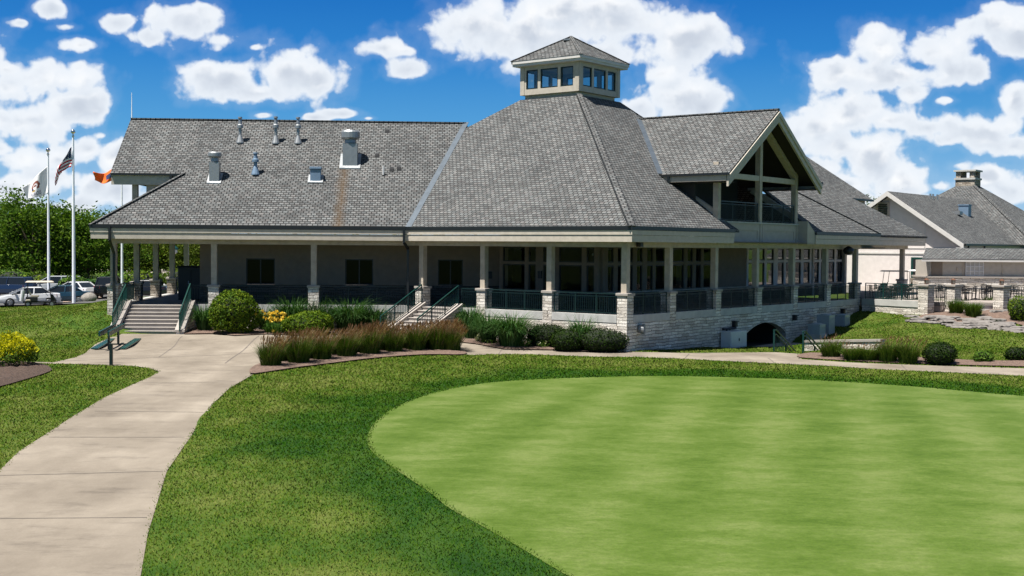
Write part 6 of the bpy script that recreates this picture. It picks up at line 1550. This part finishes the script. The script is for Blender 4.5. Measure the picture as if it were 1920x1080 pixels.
# hip roof with chimney
cx_, cy_ = 46.0, 125.0
def HC(s, t_, z): p = Vector((cx_, cy_)) + U * s + V * t_; return Vector((p.x, p.y, z))
zA, hb, ht = 11.45, 9.2, .9; mb = MB(); qb = [HC(s * hb, t_ * hb, zE) for s, t_ in ((-1, -1), (1, -1), (1, 1), (-1, 1))]; qt = [HC(s * ht, t_ * ht, zA) for s, t_ in ((-1, -1), (1, -1), (1, 1), (-1, 1))]
for i in range(4): mb.poly([qb[i], qb[(i + 1) % 4], qt[(i + 1) % 4], qt[i]])
mb.poly(qt); mb.poly(qb); hr = mb.build('roof', M['shingle'], FB)
capstrip(qb[0], qt[0], .3, .05, 'shingle', hr, 'hip_cap')
mb = MB(); mb.box(HC, -hb + .4, hb - .4, -hb + .4, hb - .4, 1, zE - .3); mb.build('wall', M['stucco_cream'], FB)
mb = MB(); mb.box(HC, -.95, .95, -.95, .95, zA - .2, zA + .6)
for s in (-1, 1):
    for t_ in (-1, 1): mb.box(HC, s * .68 - .24, s * .68 + .24, t_ * .68 - .24, t_ * .68 + .24, zA + .78, zA + 1.42)
ch_ = mb.build('chimney', M['stone_buff'], hr)
mb = MB(); mb.box(HC, -1.05, 1.05, -1.05, 1.05, zA + .6, zA + .78); mb.box(HC, -1.1, 1.1, -1.1, 1.1, zA + 1.42, zA + 1.58); mb.build('chimney_slab', M['concrete_band'], ch_)
for (s, t_) in ((-2.3, 13.0),):
    z = zR - (zR - zE) * 2.3 / hwG; mb = MB(); mb.box(FBF, s - .45, s + .45, t_ - .4, t_ + .4, z - .6, z + .7); mb.box(FBF, s - .5, s + .5, t_ - .45, t_ + .45, z + .7, z + .8); mb.build('box_vent', M['blue_metal'], fr_)
for t_ in (9.0, 9.7, 10.8):
    z = zR - (zR - zE) * .5 / hwG; mb = MB(); mb.tube(FBF(-.5, t_, z - .1), FBF(-.5, t_, z + .45), .09, .09, 8); mb.build('vent_pipe', M['galv'], fr_)
mb = MB(); zz = zR - (zR - zE) * 2.6 / hwG; mb.box(FBF, -2.9, -2.2, 9.8, 10.6, zz + .0, zz + .3); mb.build('skylight', M['galv'], fr_)
# green doorway in the far gable wall
mb = MB(); mb.box(FBF, -3.55, -1.95, .55, .7, 1.3, 4.35); dw = mb.build('door_frame', M['green_metal'], FB); mb = MB(); mb.box(FBF, -3.35, -2.15, .5, .55, 1.4, 4.2); mb.build('door', M['black'], dw)
# shed in front
SH = thing('starter_shed', Vector((38, 95.5, 1.8)), 'low cream shed with stone base, shingle roof and white lattice window', 'shed'); S_ = lambda x, y, z: Vector((x, y, z))
mb = MB(); mb.box(S_, 32.2, 48, 95.1, 98.5, 2.98, 4.2); mb.build('wall', M['stucco'], SH)
mb = MB(); mb.box(S_, 32.0, 48, 94.9, 98.5, 1.2, 2.86); mb.build('stone_base', M['stone'], SH); mb = MB(); mb.box(S_, 31.9, 48, 94.8, 98.55, 2.865, 2.975); mb.build('sill', M['step'], SH)
mb = MB(); slab(mb, [S_(31.4, 94.55, 4.32), S_(48.5, 94.55, 4.32), S_(48.5, 97.0, 5.15), S_(32.5, 97.0, 5.15)], .05); slab(mb, [S_(32.5, 97.0, 5.15), S_(48.5, 97, 5.15), S_(48.5, 99.2, 4.32), S_(33.4, 99.2, 4.32)], .05); mb.build('roof', M['shingle'], SH)
mb = MB(); mb.box(S_, 31.4, 48.5, 94.56, 94.7, 4.1, 4.262); mb.build('fascia', M['white_trim'], SH)
mb = MB()
for x in (33.15, 34.7, 37.75, 39.6): q_ = MB(); q_.box(S_, x, x + .06, 95.06, 95.1, 2.98, 4.1); q_.build('panel_joint', M['trim_dark'], SH)
mb.box(S_, 32.3, 33.15, 95.05, 95.1, 3.0, 4.1); mb.build('corner_panel', M['casing'], SH); mb = MB(); mb.box(S_, 39.66, 40.6, 95.05, 95.1, 3.0, 4.1); mb.build('corner_panel', M['casing'], SH)
mb = MB(); mb.box(S_, 34.9, 36.3, 95.0, 95.1, 3.0, 4.12); wn = mb.build('window', M['blind'], SH)
mb = MB()
for i in range(5): x = 34.9 + 1.35 * i / 4; mb.box(S_, x, x + .05, 94.96, 95.0, 3.0, 4.12)
for i in range(4): z = 3.0 + 1.07 * i / 3; mb.box(S_, 34.9, 36.3, 94.97, 94.999, z, z + .05)
mb.build('lattice', M['white'], wn)
mb = MB(); mb.box(S_, 34.25, 34.36, 95.03, 95.1, 3.4, 3.65); mb.build('wall_plate', M['trim_dark'], SH)

# most base colours lowered together, so shade renders darker at the raised exposure
KA = .72
for m in bpy.data.materials:
    if not m.use_nodes or ('flag' in m.name or m.name.startswith(('white_pole', 'pale_ledge_stone', 'grey_concrete', 'taupe_stucco', 'cream_stucco', 'weathered_beige', 'pale_grey_enamel'))) : continue
    for n in list(m.node_tree.nodes):
        k = {'BSDF_PRINCIPLED': 'Base Color', 'BSDF_DIFFUSE': 'Color', 'BSDF_TRANSLUCENT': 'Color'}.get(n.type)
        if not k: continue
        s_ = n.inputs[k]
        if s_.is_linked:
            src = s_.links[0].from_socket; L(m.node_tree, mix(m.node_tree, src, (KA, KA, KA), 1., 'MULTIPLY'), s_)
        else: s_.default_value = rgba([v_ * KA for v_ in s_.default_value[:3]])
